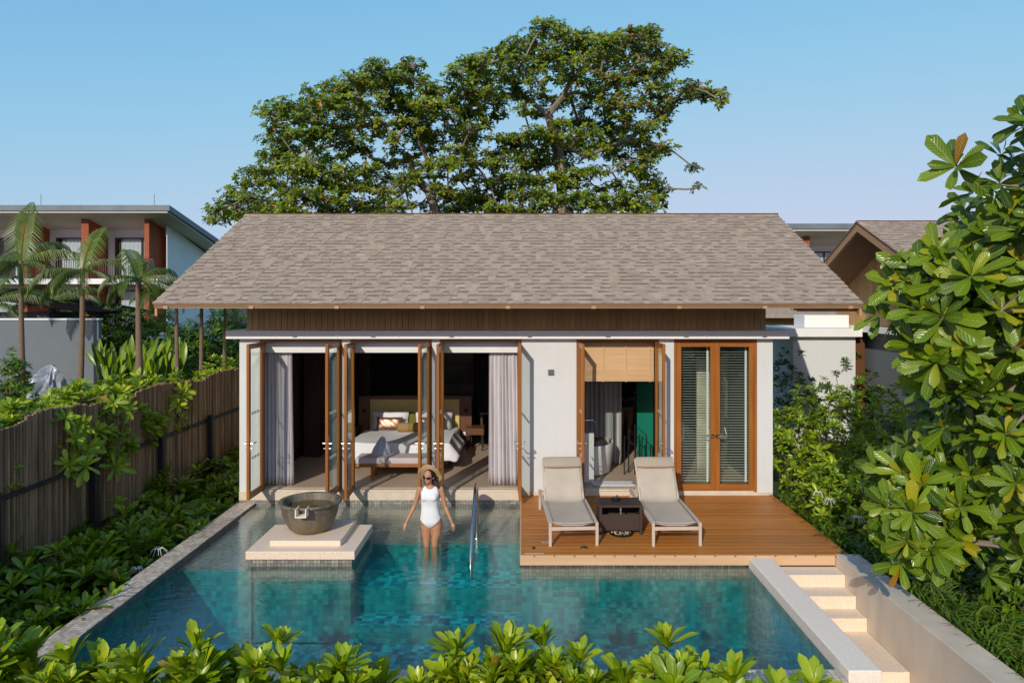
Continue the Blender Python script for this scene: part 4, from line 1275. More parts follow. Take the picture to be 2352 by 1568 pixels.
# sunglasses
mb = MB(); gl_m = mat_plain('dark_lens', (.012, .012, .014), .08, .02, spec=.8)
for sx in (-1, 1):
    mb.lathe([(.001, 0), (.0235, .001), (.0255, .004), (.022, .007), (.002, .009)], (0, 0, 0), 16, Hm @ Matrix.Translation((sx * .030, -.080 + abs(sx) * .002, .008)) @ Matrix.Rotation(R(90), 4, 'X') @ Matrix.Rotation(R(14 * sx), 4, 'Y'))
    mb.tube([Hm @ Vector((sx * .052, -.078, .014)), Hm @ Vector((sx * .074, -.03, .012)), Hm @ Vector((sx * .076, .01, .006))], .003, 6)
mb.tube([Hm @ Vector((-.012, -.092, .014)), Hm @ Vector((.012, -.092, .014))], .003, 6)
mb.build('sunglasses', gl_m, ww)
# hat, tipped back on the head
straw = mat_plain('natural_straw', (.56, .37, .18), .8, .12, 40, bstr=.5, fine=220)
hc = wp(534, 200, .020)
Tm = Matrix.Translation(hc) @ Matrix.Rotation(R(-8), 4, 'Z') @ Matrix.Rotation(R(-56), 4, 'X')
mb = MB()
def brim(u, v):
    a = 2 * PI * u; r = .088 + (.178 - .088) * v
    z = -.034 * v * v * (math.cos(a) ** 2) * 1.3 + .010 * math.sin(3 * a + .6) * v + .012 * v
    return Tm @ Vector((r * math.cos(a) * .98, r * math.sin(a), .022 + z))
mb.sheet(brim, 48, 8)
mb.lathe([(.090, .020), (.092, .05), (.088, .09), (.074, .118), (.04, .130), (.004, .132)], (0, 0, 0), 28, Tm, closed=True)
hat = mb.build('hat', straw, ww, solid=.004)
MB().lathe([(.0945, .026), (.0960, .030), (.0950, .062), (.0935, .064)], (0, 0, 0), 28, Tm, closed=True).build('band', M['black'], hat)

# ---- the man standing far inside the bathroom
mm = thing('person', 'person in a navy shirt standing in the dim bathroom doorway', 'person', (2.36, 16.4, FZ))
mb = MB(); px, py, pz = 2.36, 16.4, FZ
ring_loft(mb, [(px, py, pz + .80, .14, .12), (px, py, pz + .90, .17, .13), (px, py, pz + 1.05, .16, .12), (px, py, pz + 1.25, .185, .125), (px, py, pz + 1.38, .20, .11), (px, py, pz + 1.44, .15, .085), (px, py, pz + 1.48, .07, .07)], 20)
mb.tube([(px, py, pz + 1.45), (px, py - .01, pz + 1.56)], .055, 12)
mb.sphere((px - .01, py - .01, pz + 1.64), (.078, .095, .115), 16, 12); mb.sphere((px - .012, py - .105, pz + 1.62), (.014, .018, .02), 8, 6)
mb.sphere((px - .02, py - .05, pz + 1.565), (.05, .05, .045), 10, 8)
for sx in (-1, 1):
    mb.sphere((px - .01 + sx * .08, py, pz + 1.63), (.012, .02, .03), 8, 6)
    mb.tube([(px + sx * .09, py, pz + .86), (px + sx * .095, py - .01, pz + .62), (px + sx * .095, py, pz + .48), (px + sx * .095, py + .02, pz + .32), (px + sx * .095, py + .02, pz + .08)], [.09, .075, .055, .055, .036], 12)
    mb.tube([(px + sx * .095, py + .06, pz + .03), (px + sx * .095, py - .04, pz + .04), (px + sx * .1, py - .17, pz + .03)], [.03, .04, .025], 10)
for sx, el, wr in ((-1, (-.25, -.05, 1.12), (-.08, -.25, 1.05)), (1, (.26, -.04, 1.10), (.10, -.25, 1.07))):
    a = Vector((px + sx * .19, py, pz + 1.38)); b = Vector((px + el[0], py + el[1], pz + el[2])); c = Vector((px + wr[0], py + wr[1], pz + wr[2]))
    mb.tube([a, (a + b) / 2, b, (b + c) / 2, c], [.055, .048, .042, .04, .028], 12)
    hand(mb, c, c - b, Vector((0, .4, -1)), 1.0, sx)
skin2 = mat_skin('brown_skin', (.30, .15, .085))
m2, c2_ = body_mesh(mb, skin2, .009, 3)
link('body', m2, mm)
shell(m2, c2_, lambda x, y, z: pz + .84 < z < pz + 1.49 and not (y < py - .135 and z < pz + 1.2) and abs(x - px) < .24 and not (z < pz + 1.2 and abs(x - px) > .19), .010, 'polo_shirt', mat_cloth('navy_cotton', (.012, .016, .06), 0), mm)
shell(m2, c2_, lambda x, y, z: pz + .46 < z < pz + .86 and y > py - .15, .014, 'shorts', mat_cloth('khaki_cotton', (.26, .20, .13), 0), mm)
shell(m2, c2_, lambda x, y, z: z < pz + .09, .006, 'shoe', mat_plain('pale_shoe', (.5, .5, .48), .6), mm)
shell(m2, c2_, lambda x, y, z: z > pz + 1.655 or (z > pz + 1.60 and y > py + .03), .008, 'hair', hm_, mm)

# ================================================================ foliage machinery
def leaf_tpl(Lf, W, prof, nseg, fold=.25, curl=.15, wave=0.0):
    """leaf along +y, upper side +z; prof(t) = half width share; 2 quads per segment"""
    V = []; U = []
    for i in range(nseg + 1):
        t = i / nseg
        w_ = max(prof(t), .02) * W / 2
        z = curl * Lf * (t * t) * -1.0
        V += [(-w_, t * Lf, z + fold * w_ + wave * Lf * math.sin(t * 9)), (0, t * Lf, z), (w_, t * Lf, z + fold * w_ - wave * Lf * math.sin(t * 8 + 1))]
        U += [(0, t), (.5, t), (1, t)]
    Q = []
    for i in range(nseg):
        a = 3 * i
        Q += [(a, a + 1, a + 4, a + 3), (a + 1, a + 2, a + 5, a + 4)]
    return np.array(V), np.array(Q), np.array(U)


def obovate(t): return (t ** .85 * (1 - t) ** .26) / .68 * .95 if 0 < t < 1 else .05
def oval(t): return math.sin(PI * min(1, t * .98 + .01)) ** .75
def lance(t): return math.sin(PI * (t * .93 + .05)) ** .9
def strap(t): return 1.0 if t < .6 else max(.04, 1 - ((t - .6) / .4) ** 1.8)


def unit(a): return a / np.maximum(np.linalg.norm(a, axis=1, keepdims=True), 1e-9)


def leaves(tpl, P, D, Nn, S, T):
    """place the template at P along D with upper side towards Nn, scale S, tint T -> V, Q, U, tint"""
    V, Q, U = tpl; n = len(P); k = len(V)
    D = unit(D); Nn = unit(Nn - D * (Nn * D).sum(1, keepdims=True)); X = np.cross(D, Nn)
    VV = P[:, None, :] + S[:, None, None] * (X[:, None, :] * V[None, :, 0:1] + D[:, None, :] * V[None, :, 1:2] + Nn[:, None, :] * V[None, :, 2:3])
    QQ = (Q[None] + (np.arange(n) * k)[:, None, None]).reshape(-1, 4)
    return VV.reshape(-1, 3), QQ, np.tile(U, (n, 1)), np.repeat(T, k)


def rosettes(C, A, per, tilt0, tilt1, lift=.02, size=1.0, tbase=.5, tvar=.2, jit=.15):
    """per leaves round each tip C with axis A, opening from tilt0 (inner) to tilt1 (outer, degrees)"""
    n = len(C); A = unit(A)
    ref = np.where(np.abs(A[:, 2:3]) < .9, np.array([[0, 0, 1.]]), np.array([[1., 0, 0]]))
    e1 = unit(np.cross(ref, A)); e2 = np.cross(A, e1)
    i = np.tile(np.arange(per), n); k = np.repeat(np.arange(n), per)
    az = i * 2.39996 + np.repeat(rng.uniform(0, 6.28, n), per) + rng.normal(0, .2, n * per)
    f = (i + .5) / per
    tl = np.radians(tilt0 + (tilt1 - tilt0) * f ** .8 + rng.normal(0, 8, n * per))
    rad = e1[k] * np.cos(az)[:, None] + e2[k] * np.sin(az)[:, None]
    D = A[k] * np.cos(tl)[:, None] + rad * np.sin(tl)[:, None]
    Nn = A[k] * np.sin(tl)[:, None] - rad * np.cos(tl)[:, None] + rng.normal(0, jit, (n * per, 3))
    P = C[k] + A[k] * (lift * (1 - f))[:, None] + rad * .008
    S = size * (.5 + .55 * np.minimum(1, f * 1.8)) * rng.uniform(.68, 1.18, n * per)
    S = S * np.repeat(rng.uniform(.72, 1.12, n), per)
    T = np.clip(tbase + .25 * (.5 - f) + rng.normal(0, tvar, n * per) + np.repeat(rng.normal(0, .08, n), per), 0, .94)
    T[rng.random(len(T)) < .012] = 1.0
    return P, D, Nn, S, T


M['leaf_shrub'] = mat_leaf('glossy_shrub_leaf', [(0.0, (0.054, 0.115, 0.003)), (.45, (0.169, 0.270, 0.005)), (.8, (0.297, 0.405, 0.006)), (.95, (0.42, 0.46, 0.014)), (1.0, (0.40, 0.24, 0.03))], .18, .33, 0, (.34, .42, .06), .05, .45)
M['leaf_dark'] = mat_leaf('dark_and_shaded_shrub_leaf', [(0.0, (0.027, 0.068, 0.003)), (.5, (0.088, 0.176, 0.005)), (1.0, (0.189, 0.297, 0.008))], .15, .40, 0, (.18, .25, .04), .04, .35)  # own tone of dark bushes; on naupaka it carries painted shade
M['leaf_big'] = mat_leaf('broad_almond_leaf', [(0.0, (0.040, 0.092, 0.003)), (.4, (0.121, 0.207, 0.004)), (.75, (0.20, 0.30, 0.006)), (.93, (0.391, 0.380, 0.008)), (1.0, (0.391, 0.172, 0.014))], .2, .27, 60, (.36, .42, .08), .03, .5)
M['leaf_tree'] = mat_leaf('almond_tree_leaf', [(0.0, (0.042, 0.087, 0.005)), (.45, (0.150, 0.220, 0.006)), (.80, (0.285, 0.350, 0.010)), (.93, (0.225, 0.180, 0.032)), (.975, (0.255, 0.135, 0.045)), (1.0, (0.630, 0.105, 0.018))], .2, .42, 0, (.2, .26, .06), .05, .35)
M['leaf_palm'] = mat_leaf('palm_leaflet', [(0.0, (0.047, 0.081, 0.010)), (.5, (0.121, 0.182, 0.015)), (1.0, (0.324, 0.351, 0.024))], .3, .4, 0, (.2, .22, .05), .05)
M['blade'] = mat_leaf('strap_blade', [(0.0, (0.034, 0.081, 0.005)), (.5, (0.101, 0.189, 0.008)), (.9, (0.203, 0.284, 0.016)), (1.0, (0.297, 0.230, 0.041))], .2, .4, 0, (.1, .16, .03), .06)
M['stem'] = mat_plain('woody_stem', (.17, .12, .07), .85, .25, 20, bstr=.5)
M['bark'] = mat_plain('pale_grey_bark', (.26, .205, .155), .9, .3, 9, bstr=.7, fine=30)
M['palmbark'] = mat_plain('palm_bark', (.20, .13, .085), .9, .3, 12, bstr=.7, fine=40, stretch=(1, 1, 3))
T_SHRUB = leaf_tpl(.135, .052, obovate, 7, .34, .24)
T_SHRUB3 = leaf_tpl(.13, .060, obovate, 4, .35, .2)
T_BIG = leaf_tpl(.30, .14, obovate, 7, .22, .16, .006)
T_TREE = leaf_tpl(.17, .105, oval, 2, .25, .15)
T_LANCE = leaf_tpl(.2, .045, lance, 3, .3, .25)


def foliage(name, parts, mat, parent):
    V = []; Q = []; U = []; T = []; b = 0
    for v, q, u, t in parts:
        V.append(v); Q.append(q + b); U.append(u); T.append(t); b += len(v)
    return link(name, np_mesh(name, np.concatenate(V), np.concatenate(Q), mat, np.concatenate(U), np.concatenate(T)), parent)


def shrub(label, c, rx, ry, h, n, zb, group=None, cat='shrub', name='leafy_shrub', per=14, size=1.0, mat='leaf_shrub', tpl=None, tb=.5, top=None, tilt=(12, 78), low=.15, stems=7, lean=(0, 0), solid=.72):
    """dome of leaf rosettes; c = ground point, h = height above c.z, zb = lowest leaves"""
    c = Vector(c)
    r = thing(name, label, cat, c, group)
    a = rng.uniform(0, 2 * PI, n); q = rng.uniform(0, 1, n) ** .5; ct = rng.uniform(low, 1, n)
    s = np.sqrt(np.maximum(0, 1 - ct ** 2))
    k = rng.uniform(solid, 1.0, n)
    dirs = np.stack([s * np.cos(a), s * np.sin(a), ct], 1)
    C = np.array([c.x, c.y, zb]) + dirs * k[:, None] * np.array([rx, ry, c.z + h - zb])
    C[:, 0] += lean[0] * (C[:, 2] - zb); C[:, 1] += lean[1] * (C[:, 2] - zb)
    if top is not None: C = np.concatenate([C, top]); dirs = np.concatenate([dirs, np.tile([[0, 0, 1.]], (len(top), 1))])
    A = dirs * np.array([.8, .8, .5]) + np.array([-.05, -.12, .65]) + rng.normal(0, .18, C.shape)
    P = rosettes(C, A, per, tilt[0], tilt[1], .03 * size, size, tb, .17)
    foliage('foliage', [leaves(tpl or T_SHRUB, *P)], M[mat], r)
    mb = MB()
    idx = rng.permutation(len(C))[:stems]
    for i in idx:
        e = Vector(C[i]); b_ = Vector((c.x + rnd.uniform(-.06, .06), c.y + rnd.uniform(-.06, .06), c.z))
        mid = b_.lerp(e, .5) + Vector((rnd.uniform(-.05, .05), rnd.uniform(-.05, .05), -.04 * h))
        mb.tube([b_, mid, e], [.013 * size + .004, .010 * size, .006 * size], 5)
    if stems: mb.build('stem', M['stem'], r)
    return r


# ---------------------------------------------------------------- hedge between the camera and the pool
hl = [(-15, 1420), (70, 1440), (150, 1462), (232, 1470), (312, 1462), (385, 1500), (452, 1424), (540, 1478), (634, 1424), (712, 1500), (786, 1466), (872, 1532), (955, 1530), (1055, 1445),
      (1150, 1430), (1245, 1424), (1335, 1462), (1425, 1498), (1530, 1424), (1618, 1495), (1700, 1522), (1790, 1540), (1880, 1536)]
spots_ = ['at the far end of the front hedge below the bamboo fence', 'next to the hedge end under the bamboo fence', 'before the near corner of the pool coping', 'beside the corner of the mosaic coping', 'over the dark shaded corner of the pool',
          'low between two taller hedge shoots near the fence side', 'tall before the dark blue pool corner', 'between two tall shoots in front of the plinth', 'with crowded narrow leaves directly before the bowl plinth', 'low beside the crowded narrow shoot',
          'small and loose with one big yellow leaf', 'low in the hedge gap showing the pool edge', 'low beside the gap showing the near pool edge', 'before the swimmer, at the edge of the hedge gap', 'broad, below the handrail',
          'tallest in the hedge middle, before the white wall reflection', 'below the lounger nearer the handrail', 'low below the woven side table', 'tall, below the second lounger', 'beside the tall shoot below the second lounger', 'low before the pool corner by the stairs',
          'low near the stair wall end', 'last of the front hedge beside the stair wall']
for i, ((px, pyy), sp) in enumerate(zip(hl, spots_)):
    y = 5.45 + (.12 if i % 2 else -.05)
    tp = at(px, pyy + 42, y)
    h = tp.z + .60
    n = 34 if pyy < 1500 else 28
    topc = np.array([[tp.x + rnd.uniform(-.02, .02), y + rnd.uniform(-.05, .1), tp.z - .11], [tp.x + rnd.uniform(.06, .12), y - .12, tp.z - .20], [tp.x - rnd.uniform(.06, .12), y - .1, tp.z - .22]])
    narrow = i in (8, 15)
    shrub('bright green shrub ' + sp, (tp.x, y - .12, -.6), .23, .52, h - .20, n, .05, 'shrubs of the hedge before the pool', 'shrub', 'hedge_shrub', 23 if not narrow else 30, 1.62 if not narrow else 1.35, top=topc, tb=.72, tilt=(2, 46) if not narrow else (3, 38), stems=9)

# ---------------------------------------------------------------- shaded shrubs between fence and pool
k = 0
lab_l = ['between the pool coping and the first fence post', 'against the bamboo fence below the first post', 'beside the coping opposite the stone plinth', 'under the second fence post', 'low along the coping behind the bowl', 'against the fence below its third post',
         'by the villa corner in the shaded bed', 'in the dark corner between fence and front hedge', 'low in the dark bed by the near coping', 'in the shaded bed where the fence leaves the view', 'dark, halfway along the coping', 'small one at the foot of the fence by the villa',
         'spreading at the fence foot between first and second post', 'low at the wall corner of the villa', 'thick one by the fence near the hedge']
sl_ = [(-5.45, 9.6, .62), (-5.95, 10.3, .75), (-5.3, 10.7, .45), (-5.9, 12.2, .78), (-5.25, 11.7, .35), (-5.95, 13.9, .8), (-5.5, 12.9, .5), (-5.7, 7.6, .72), (-5.2, 7.9, .5), (-5.95, 8.8, .85), (-5.25, 8.8, .45), (-5.9, 15.2, .7), (-5.9, 11.2, .65), (-5.3, 13.6, .5), (-5.75, 6.7, .85)]
for (x, y, h), lab in zip(sl_, lab_l):
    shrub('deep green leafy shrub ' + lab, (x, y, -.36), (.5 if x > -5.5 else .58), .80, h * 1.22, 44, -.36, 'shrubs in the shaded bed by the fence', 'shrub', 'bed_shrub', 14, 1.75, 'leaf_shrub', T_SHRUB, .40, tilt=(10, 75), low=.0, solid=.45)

# ---------------------------------------------------------------- naupaka growing over the fence
ov = [(-7.0, 8.8, 2.15, 'at the near end of the fence top'), (-6.9, 9.9, 2.10, 'hanging over the fence top near the first post'), (-6.75, 10.9, 2.15, 'above the first hanging spray'), (-6.8, 12.0, 2.2, 'over the wavy fence top before the pale wall'),
      (-6.8, 13.2, 2.2, 'over the fence between second and third post'), (-6.8, 14.4, 2.1, 'thinning out above the third fence post'), (-6.85, 16.3, 2.25, 'at the fence end by the villa corner'), (-7.9, 10.4, 2.0, 'behind the fence, before the wrapped rock'), (-7.8, 12.6, 2.05, 'behind the fence, below the second palm')]
for x, y, z, lab in ov:
    big = y < 13.5
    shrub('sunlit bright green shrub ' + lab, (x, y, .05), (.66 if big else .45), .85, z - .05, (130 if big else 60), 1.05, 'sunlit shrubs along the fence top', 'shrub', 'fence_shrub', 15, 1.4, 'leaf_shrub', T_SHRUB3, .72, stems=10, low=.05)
hang = [((-6.1, 9.85), [(-6.9, 9.9, 1.9), (-6.5, 9.9, 2.02), (-6.2, 9.86, 1.9), (-6.08, 9.85, 1.55)], [(-6.1, 9.8, 1.62), (-6.05, 9.95, 1.45), (-6.12, 9.7, 1.3), (-6.0, 9.9, 1.22), (-6.15, 10.0, 1.75), (-6.2, 9.75, 1.9)], 'hanging down over the brown fence with broad leaves'),
        ((-6.05, 10.9), [(-6.9, 10.9, 1.9), (-6.4, 10.9, 2.05), (-6.15, 10.95, 1.8), (-6.05, 10.75, 1.2)], [(-6.05, 10.75, 1.22), (-6.03, 10.62, 1.05), (-6.08, 10.85, 1.02), (-6.2, 10.9, 1.95), (-6.1, 11.1, 1.85)], 'lower of the two hanging sprays, above the first post'),
        ((-6.1, 12.8), [(-6.9, 12.8, 1.9), (-6.4, 12.85, 2.05), (-6.15, 12.9, 1.85)], [(-6.12, 12.9, 1.78), (-6.1, 12.75, 1.65), (-6.15, 13.05, 1.88)], 'short spray with a bare yellow stalk over the fence')]
for (bx, by), path, tips, lab in hang:
    r = thing('hanging_branch', 'leafy branch ' + lab, 'branch', (bx, by, 1.6), 'branches hanging over the fence')
    C = np.array(tips); A = np.tile([[.55, -.5, .25]], (len(C), 1)) + rng.normal(0, .25, C.shape)
    foliage('foliage', [leaves(T_SHRUB, *rosettes(C, A, 15, 15, 95, .03, 1.6, .62, .15))], M['leaf_shrub'], r)
    mb = MB().tube(path, [.016, .014, .011, .008][:len(path)], 6)
    for t_ in tips: mb.tube([Vector(path[-1]), Vector(path[-1]).lerp(Vector(t_), .5) + Vector((0, 0, .03)), Vector(t_)], [.008, .007, .006], 5)
    mb.build('stem', M['stem'], r)

# ================================================================ bamboo fence
FX = -6.30
fn_ = thing('bamboo_fence', 'brown bamboo cane fence with dark posts and rails along the garden', 'fence', (FX, 11, 0))
def fence_top(y): return 2.0 + .028 * math.sin(y * 2.1) + .018 * math.sin(y * 4.7 + 1) + (.03 if int(y / 1.3) % 2 else -.015)
M['cane'] = mat_plain('weathered_cane', (.28, .17, .09), .85, .4, 5, stretch=(3, 3, .35), tintvar=.45, bstr=.4, fine=30)
mb = MB(); y = 3.0
while y < 17.6:
    r_ = rnd.uniform(.017, .027); y += r_
    mb.tint = rnd.random()
    xo = FX + rnd.uniform(-.012, .012); zt = fence_top(y) + rnd.uniform(-.012, .012)
    mb.tube([(xo, y, -.36), (xo + rnd.uniform(-.004, .004), y + rnd.uniform(-.004, .004), .8), (xo, y, zt)], [r_, r_ * .98, r_ * .94], 7)
    y += r_ * .96
mb.build('cane', M['cane'], fn_)
M['fpost'] = mat_plain('dark_stained_timber', (.018, .017, .019), .6, .2, 8)
mb = MB()
for z in (1.13, .20):
    mb.box(FX + .030, FX + .065, 3.0, 17.6, z - .028, z + .028)
    mb.build('rail', M['fpost'], fn_, bevel=.004); mb = MB()
y = 4.55
while y < 17.5:
    MB().box(FX + .066, FX + .155, y - .05, y + .05, -.5, 1.24).build('post', M['fpost'], fn_, bevel=.004); y += 1.95
mb = MB(); y = 3.1
while y < 17.5:
    for z in (1.13, .20):
        mb.tint = rnd.random(); mb.box(FX + .0655, FX + .070, y, y + .012, z - .032, z + .032)
    y += .33
mb.build('binding', mat_plain('grey_wire', (.05, .05, .055), .6), fn_)

# ================================================================ right hand planting
lab_r = ['rounded dark shrub standing behind the villa corner', 'dark shrub against the pale side wall of the neighbouring villa', 'sunlit shrub beside the white villa corner', 'sunlit shrub in front of the rounded dark shrub', 'bright shrub bulging towards the closed teak doors',
         'bright shrub halfway along the deck side bed', 'shrub before the broad leaved tree, level with the doors', 'low shrub at the deck edge near the villa corner', 'low shrub above the spider lilies', 'shaded shrub under the broad leaved tree', 'dark shrub behind the lowest broad leaved branch',
         'dark shrub beside the trunk of the broad leaved tree', 'shaded shrub beyond the trunk at the view edge', 'shaded shrub low by the stair wall', 'shrub filling the bed between tree and hedge', 'tall shrub screening the neighbouring villa']
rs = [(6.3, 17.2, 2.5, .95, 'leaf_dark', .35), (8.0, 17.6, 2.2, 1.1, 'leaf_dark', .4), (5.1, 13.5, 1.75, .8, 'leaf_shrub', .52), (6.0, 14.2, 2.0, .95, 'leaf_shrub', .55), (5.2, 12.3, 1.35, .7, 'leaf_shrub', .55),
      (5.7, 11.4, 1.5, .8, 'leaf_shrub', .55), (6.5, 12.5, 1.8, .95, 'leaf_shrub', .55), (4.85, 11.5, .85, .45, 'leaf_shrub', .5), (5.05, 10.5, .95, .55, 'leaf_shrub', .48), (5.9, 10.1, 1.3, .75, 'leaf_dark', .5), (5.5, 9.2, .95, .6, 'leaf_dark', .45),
      (6.5, 9.0, 1.4, .8, 'leaf_dark', .45), (6.6, 7.7, 1.2, .8, 'leaf_dark', .4), (5.6, 8.1, .75, .5, 'leaf_dark', .42), (6.7, 10.8, 1.7, .9, 'leaf_dark', .55), (7.2, 14.0, 2.0, 1.0, 'leaf_shrub', .5)]  # leaf_dark puts the shade behind the broad leaves into the shrub colour
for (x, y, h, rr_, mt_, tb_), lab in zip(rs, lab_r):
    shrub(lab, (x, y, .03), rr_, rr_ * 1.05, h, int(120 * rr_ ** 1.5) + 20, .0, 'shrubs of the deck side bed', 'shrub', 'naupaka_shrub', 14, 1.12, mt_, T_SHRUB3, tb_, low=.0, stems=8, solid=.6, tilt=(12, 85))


def straps(name, label, C, n_per, Ls, mat, parent=None, kind=None, spread=55, width=.022, tb=.45):
    """tufts of arching strap leaves"""
    V = []; Q = []; U = []; T = []; b = 0
    for c in C:
        for i in range(n_per):
            a = rnd.uniform(0, 2 * PI); Lb = Ls * rnd.uniform(.6, 1.15); e = R(90 - rnd.uniform(8, spread)); w_ = width * rnd.uniform(.7, 1.2)
            p = Vector(c) + Vector((rnd.uniform(-.04, .04), rnd.uniform(-.04, .04), 0)); d_ = Vector((math.cos(a), math.sin(a), 0)); s_ = Vector((-math.sin(a), math.cos(a), 0))
            tt = min(1, max(0, rnd.gauss(tb, .22)))
            ns = 5
            for j in range(ns + 1):
                t = j / ns
                wj = w_ * strap(t)
                V += [tuple(p - s_ * wj / 2), tuple(p + s_ * wj / 2 + Vector((0, 0, .004)))]; U += [(0, t), (1, t)]; T += [tt, tt]
                if j < ns: Q.append((b + 2 * j, b + 2 * j + 1, b + 2 * j + 3, b + 2 * j + 2))
                p = p + (d_ * math.cos(e) + Vector((0, 0, 1)) * math.sin(e)) * (Lb / ns); e -= R(rnd.uniform(14, 30))
            b += 2 * (ns + 1)
    o = link(name, np_mesh(name, np.array(V), np.array(Q), M[mat], np.array(U), np.array(T)), parent)
    if kind: tag(o, label, None, None, kind)
    return o


C = [(rnd.uniform(4.40, 4.72) + max(0, 9.5 - y) * 0, y, .03) for y in np.arange(9.6, 12.35, .045)]
straps('spider_lily_border', 'band of strap leaved lilies edging the timber deck', C, 11, .42, 'blade', None, 'stuff', 62, .024, .5)
C = [(4.52 + abs(rnd.gauss(0, .45)), y, .03) for y in np.arange(5.2, 9.6, .013)]
straps('border_grass', 'rough strap grass beside the stair wall', C, 9, .36, 'blade', None, 'stuff', 66, .019, .52)
C = [(rnd.uniform(-5.05, -4.93), y, -.36) for y in np.arange(7.0, 12.4, .06)] + [(rnd.uniform(-6.1, -5.0), rnd.uniform(12.4, 16), -.36) for k in range(60)]
straps('bed_grass', 'thin grass along the shaded coping', C, 9, .42, 'blade', None, 'stuff', 60, .014, .35)
white_p = mat_plain('white_petal', (.8, .8, .76), .6, .03)
for (x, y, z), lab in (((4.62, 11.2, .52), 'white spider lily flower at the villa end of the deck edge'), ((4.66, 10.85, .50), 'white spider lily flower beside a second bloom'), ((4.72, 10.1, .46), 'drooping white spider lily flower at mid deck edge'), ((5.05, 10.3, .62), 'white spider lily flower above the deck edge leaves'), ((-4.98, 9.85, .10), 'pale spider lily flower in the shade by the coping'), ((-5.0, 9.35, .02), 'second pale spider lily flower in the shade by the coping')):
    fl = thing('spider_lily', lab, 'flower', (x, y, .03), 'spider lily flowers')
    mb = MB()
    for k in range(10):
        a = 2 * PI * k / 10 + rnd.uniform(-.2, .2); l_ = rnd.uniform(.07, .12)
        d_ = Vector((math.cos(a), math.sin(a), 0))
        mb.tube([(x, y, z), Vector((x, y, z + .025)) + d_ * l_ * .5, Vector((x, y, z - .02 - rnd.uniform(0, .05))) + d_ * l_], [.004, .0035, .002], 4)
    mb.build('petal', white_p, fl)
    MB().tube([(x, y, .0 if x > 0 else -.36), (x + .01, y, z * .5), (x, y, z)], .006, 5).build('stem', M['blade'], fl)

# ---------------------------------------------------------------- broad leaved almond tree reaching in beside the stairs
tr = thing('almond_tree', 'young almond tree with very broad glossy leaves leaning in over the stair wall', 'tree', (5.75, 7.5, .03))
tips_px = [(2318, 285, 6.3), (2345, 300, 6.4), (2250, 425, 6.7), (2290, 470, 7.0), (2330, 430, 6.6), (2345, 500, 6.4), (2105, 585, 7.0), (2160, 560, 7.3), (2215, 545, 6.9), (2270, 560, 7.2), (2070, 640, 7.1), (2120, 650, 6.8), (2180, 640, 6.6), (2240, 640, 7.0), (2300, 610, 6.7), (2345, 640, 6.5),
           (2062, 715, 7.0), (2120, 730, 6.7), (2180, 720, 7.2), (2250, 720, 6.6), (2310, 730, 7.0), (2055, 800, 7.0), (2105, 830, 6.8), (2165, 800, 6.6), (2220, 830, 7.1), (2290, 810, 6.8), (2340, 830, 6.5), (2090, 900, 7.2), (2150, 900, 6.9), (2210, 910, 6.6), (2270, 900, 7.0), (2330, 930, 6.7),
           (2125, 985, 7.3), (2190, 990, 7.1), (2260, 1000, 6.7), (2320, 1010, 6.9), (2040, 1085, 7.2), (2085, 1110, 7.0), (2135, 1095, 7.3), (2195, 1090, 7.1), (2010, 1165, 7.1), (2060, 1175, 6.9), (2120, 1175, 7.0), (2175, 1165, 6.8), (2050, 1240, 7.0), (2110, 1255, 6.9), (2150, 1240, 7.1), (2240, 1150, 7.2), (2300, 1110, 6.6), (2335, 1180, 6.8)]
C = np.array([list(at(t[0] + (48 if t[1] < 1060 else 34), t[1], t[2])) for t in tips_px])
A = unit(C - np.array([5.3, 8.0, 1.2])) * np.array([.7, .7, .5]) + np.array([-.2, -.55, .45]) + rng.normal(0, .45, C.shape)
low_ = np.array([t[1] > 1060 for t in tips_px]); A[low_] += np.array([-.35, -.1, -.25])
C1b = C[rng.integers(0, len(C), 70)] + rng.normal(0, .16, (70, 3)) + np.array([.10, .12, -.02])
A1b = rng.normal(0, .5, C1b.shape) + np.array([-.35, -.6, .45])
P1b = rosettes(C1b, A1b, 12, 20, 96, .05, 1.0, .50, .24, .4)
P1 = rosettes(C, A, 14, 20, 96, .05, 1.0, .50, .27, .4)
# filler leaves behind, the crown's inner shade put into their darker tint
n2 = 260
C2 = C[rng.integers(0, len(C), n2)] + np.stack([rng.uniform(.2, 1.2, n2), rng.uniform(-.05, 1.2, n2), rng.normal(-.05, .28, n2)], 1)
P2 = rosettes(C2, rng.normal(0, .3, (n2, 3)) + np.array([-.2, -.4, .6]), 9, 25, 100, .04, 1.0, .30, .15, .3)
foliage('crown', [leaves(T_BIG, *P1), leaves(T_BIG, *P1b), leaves(T_BIG, *P2)], M['leaf_big'], tr)


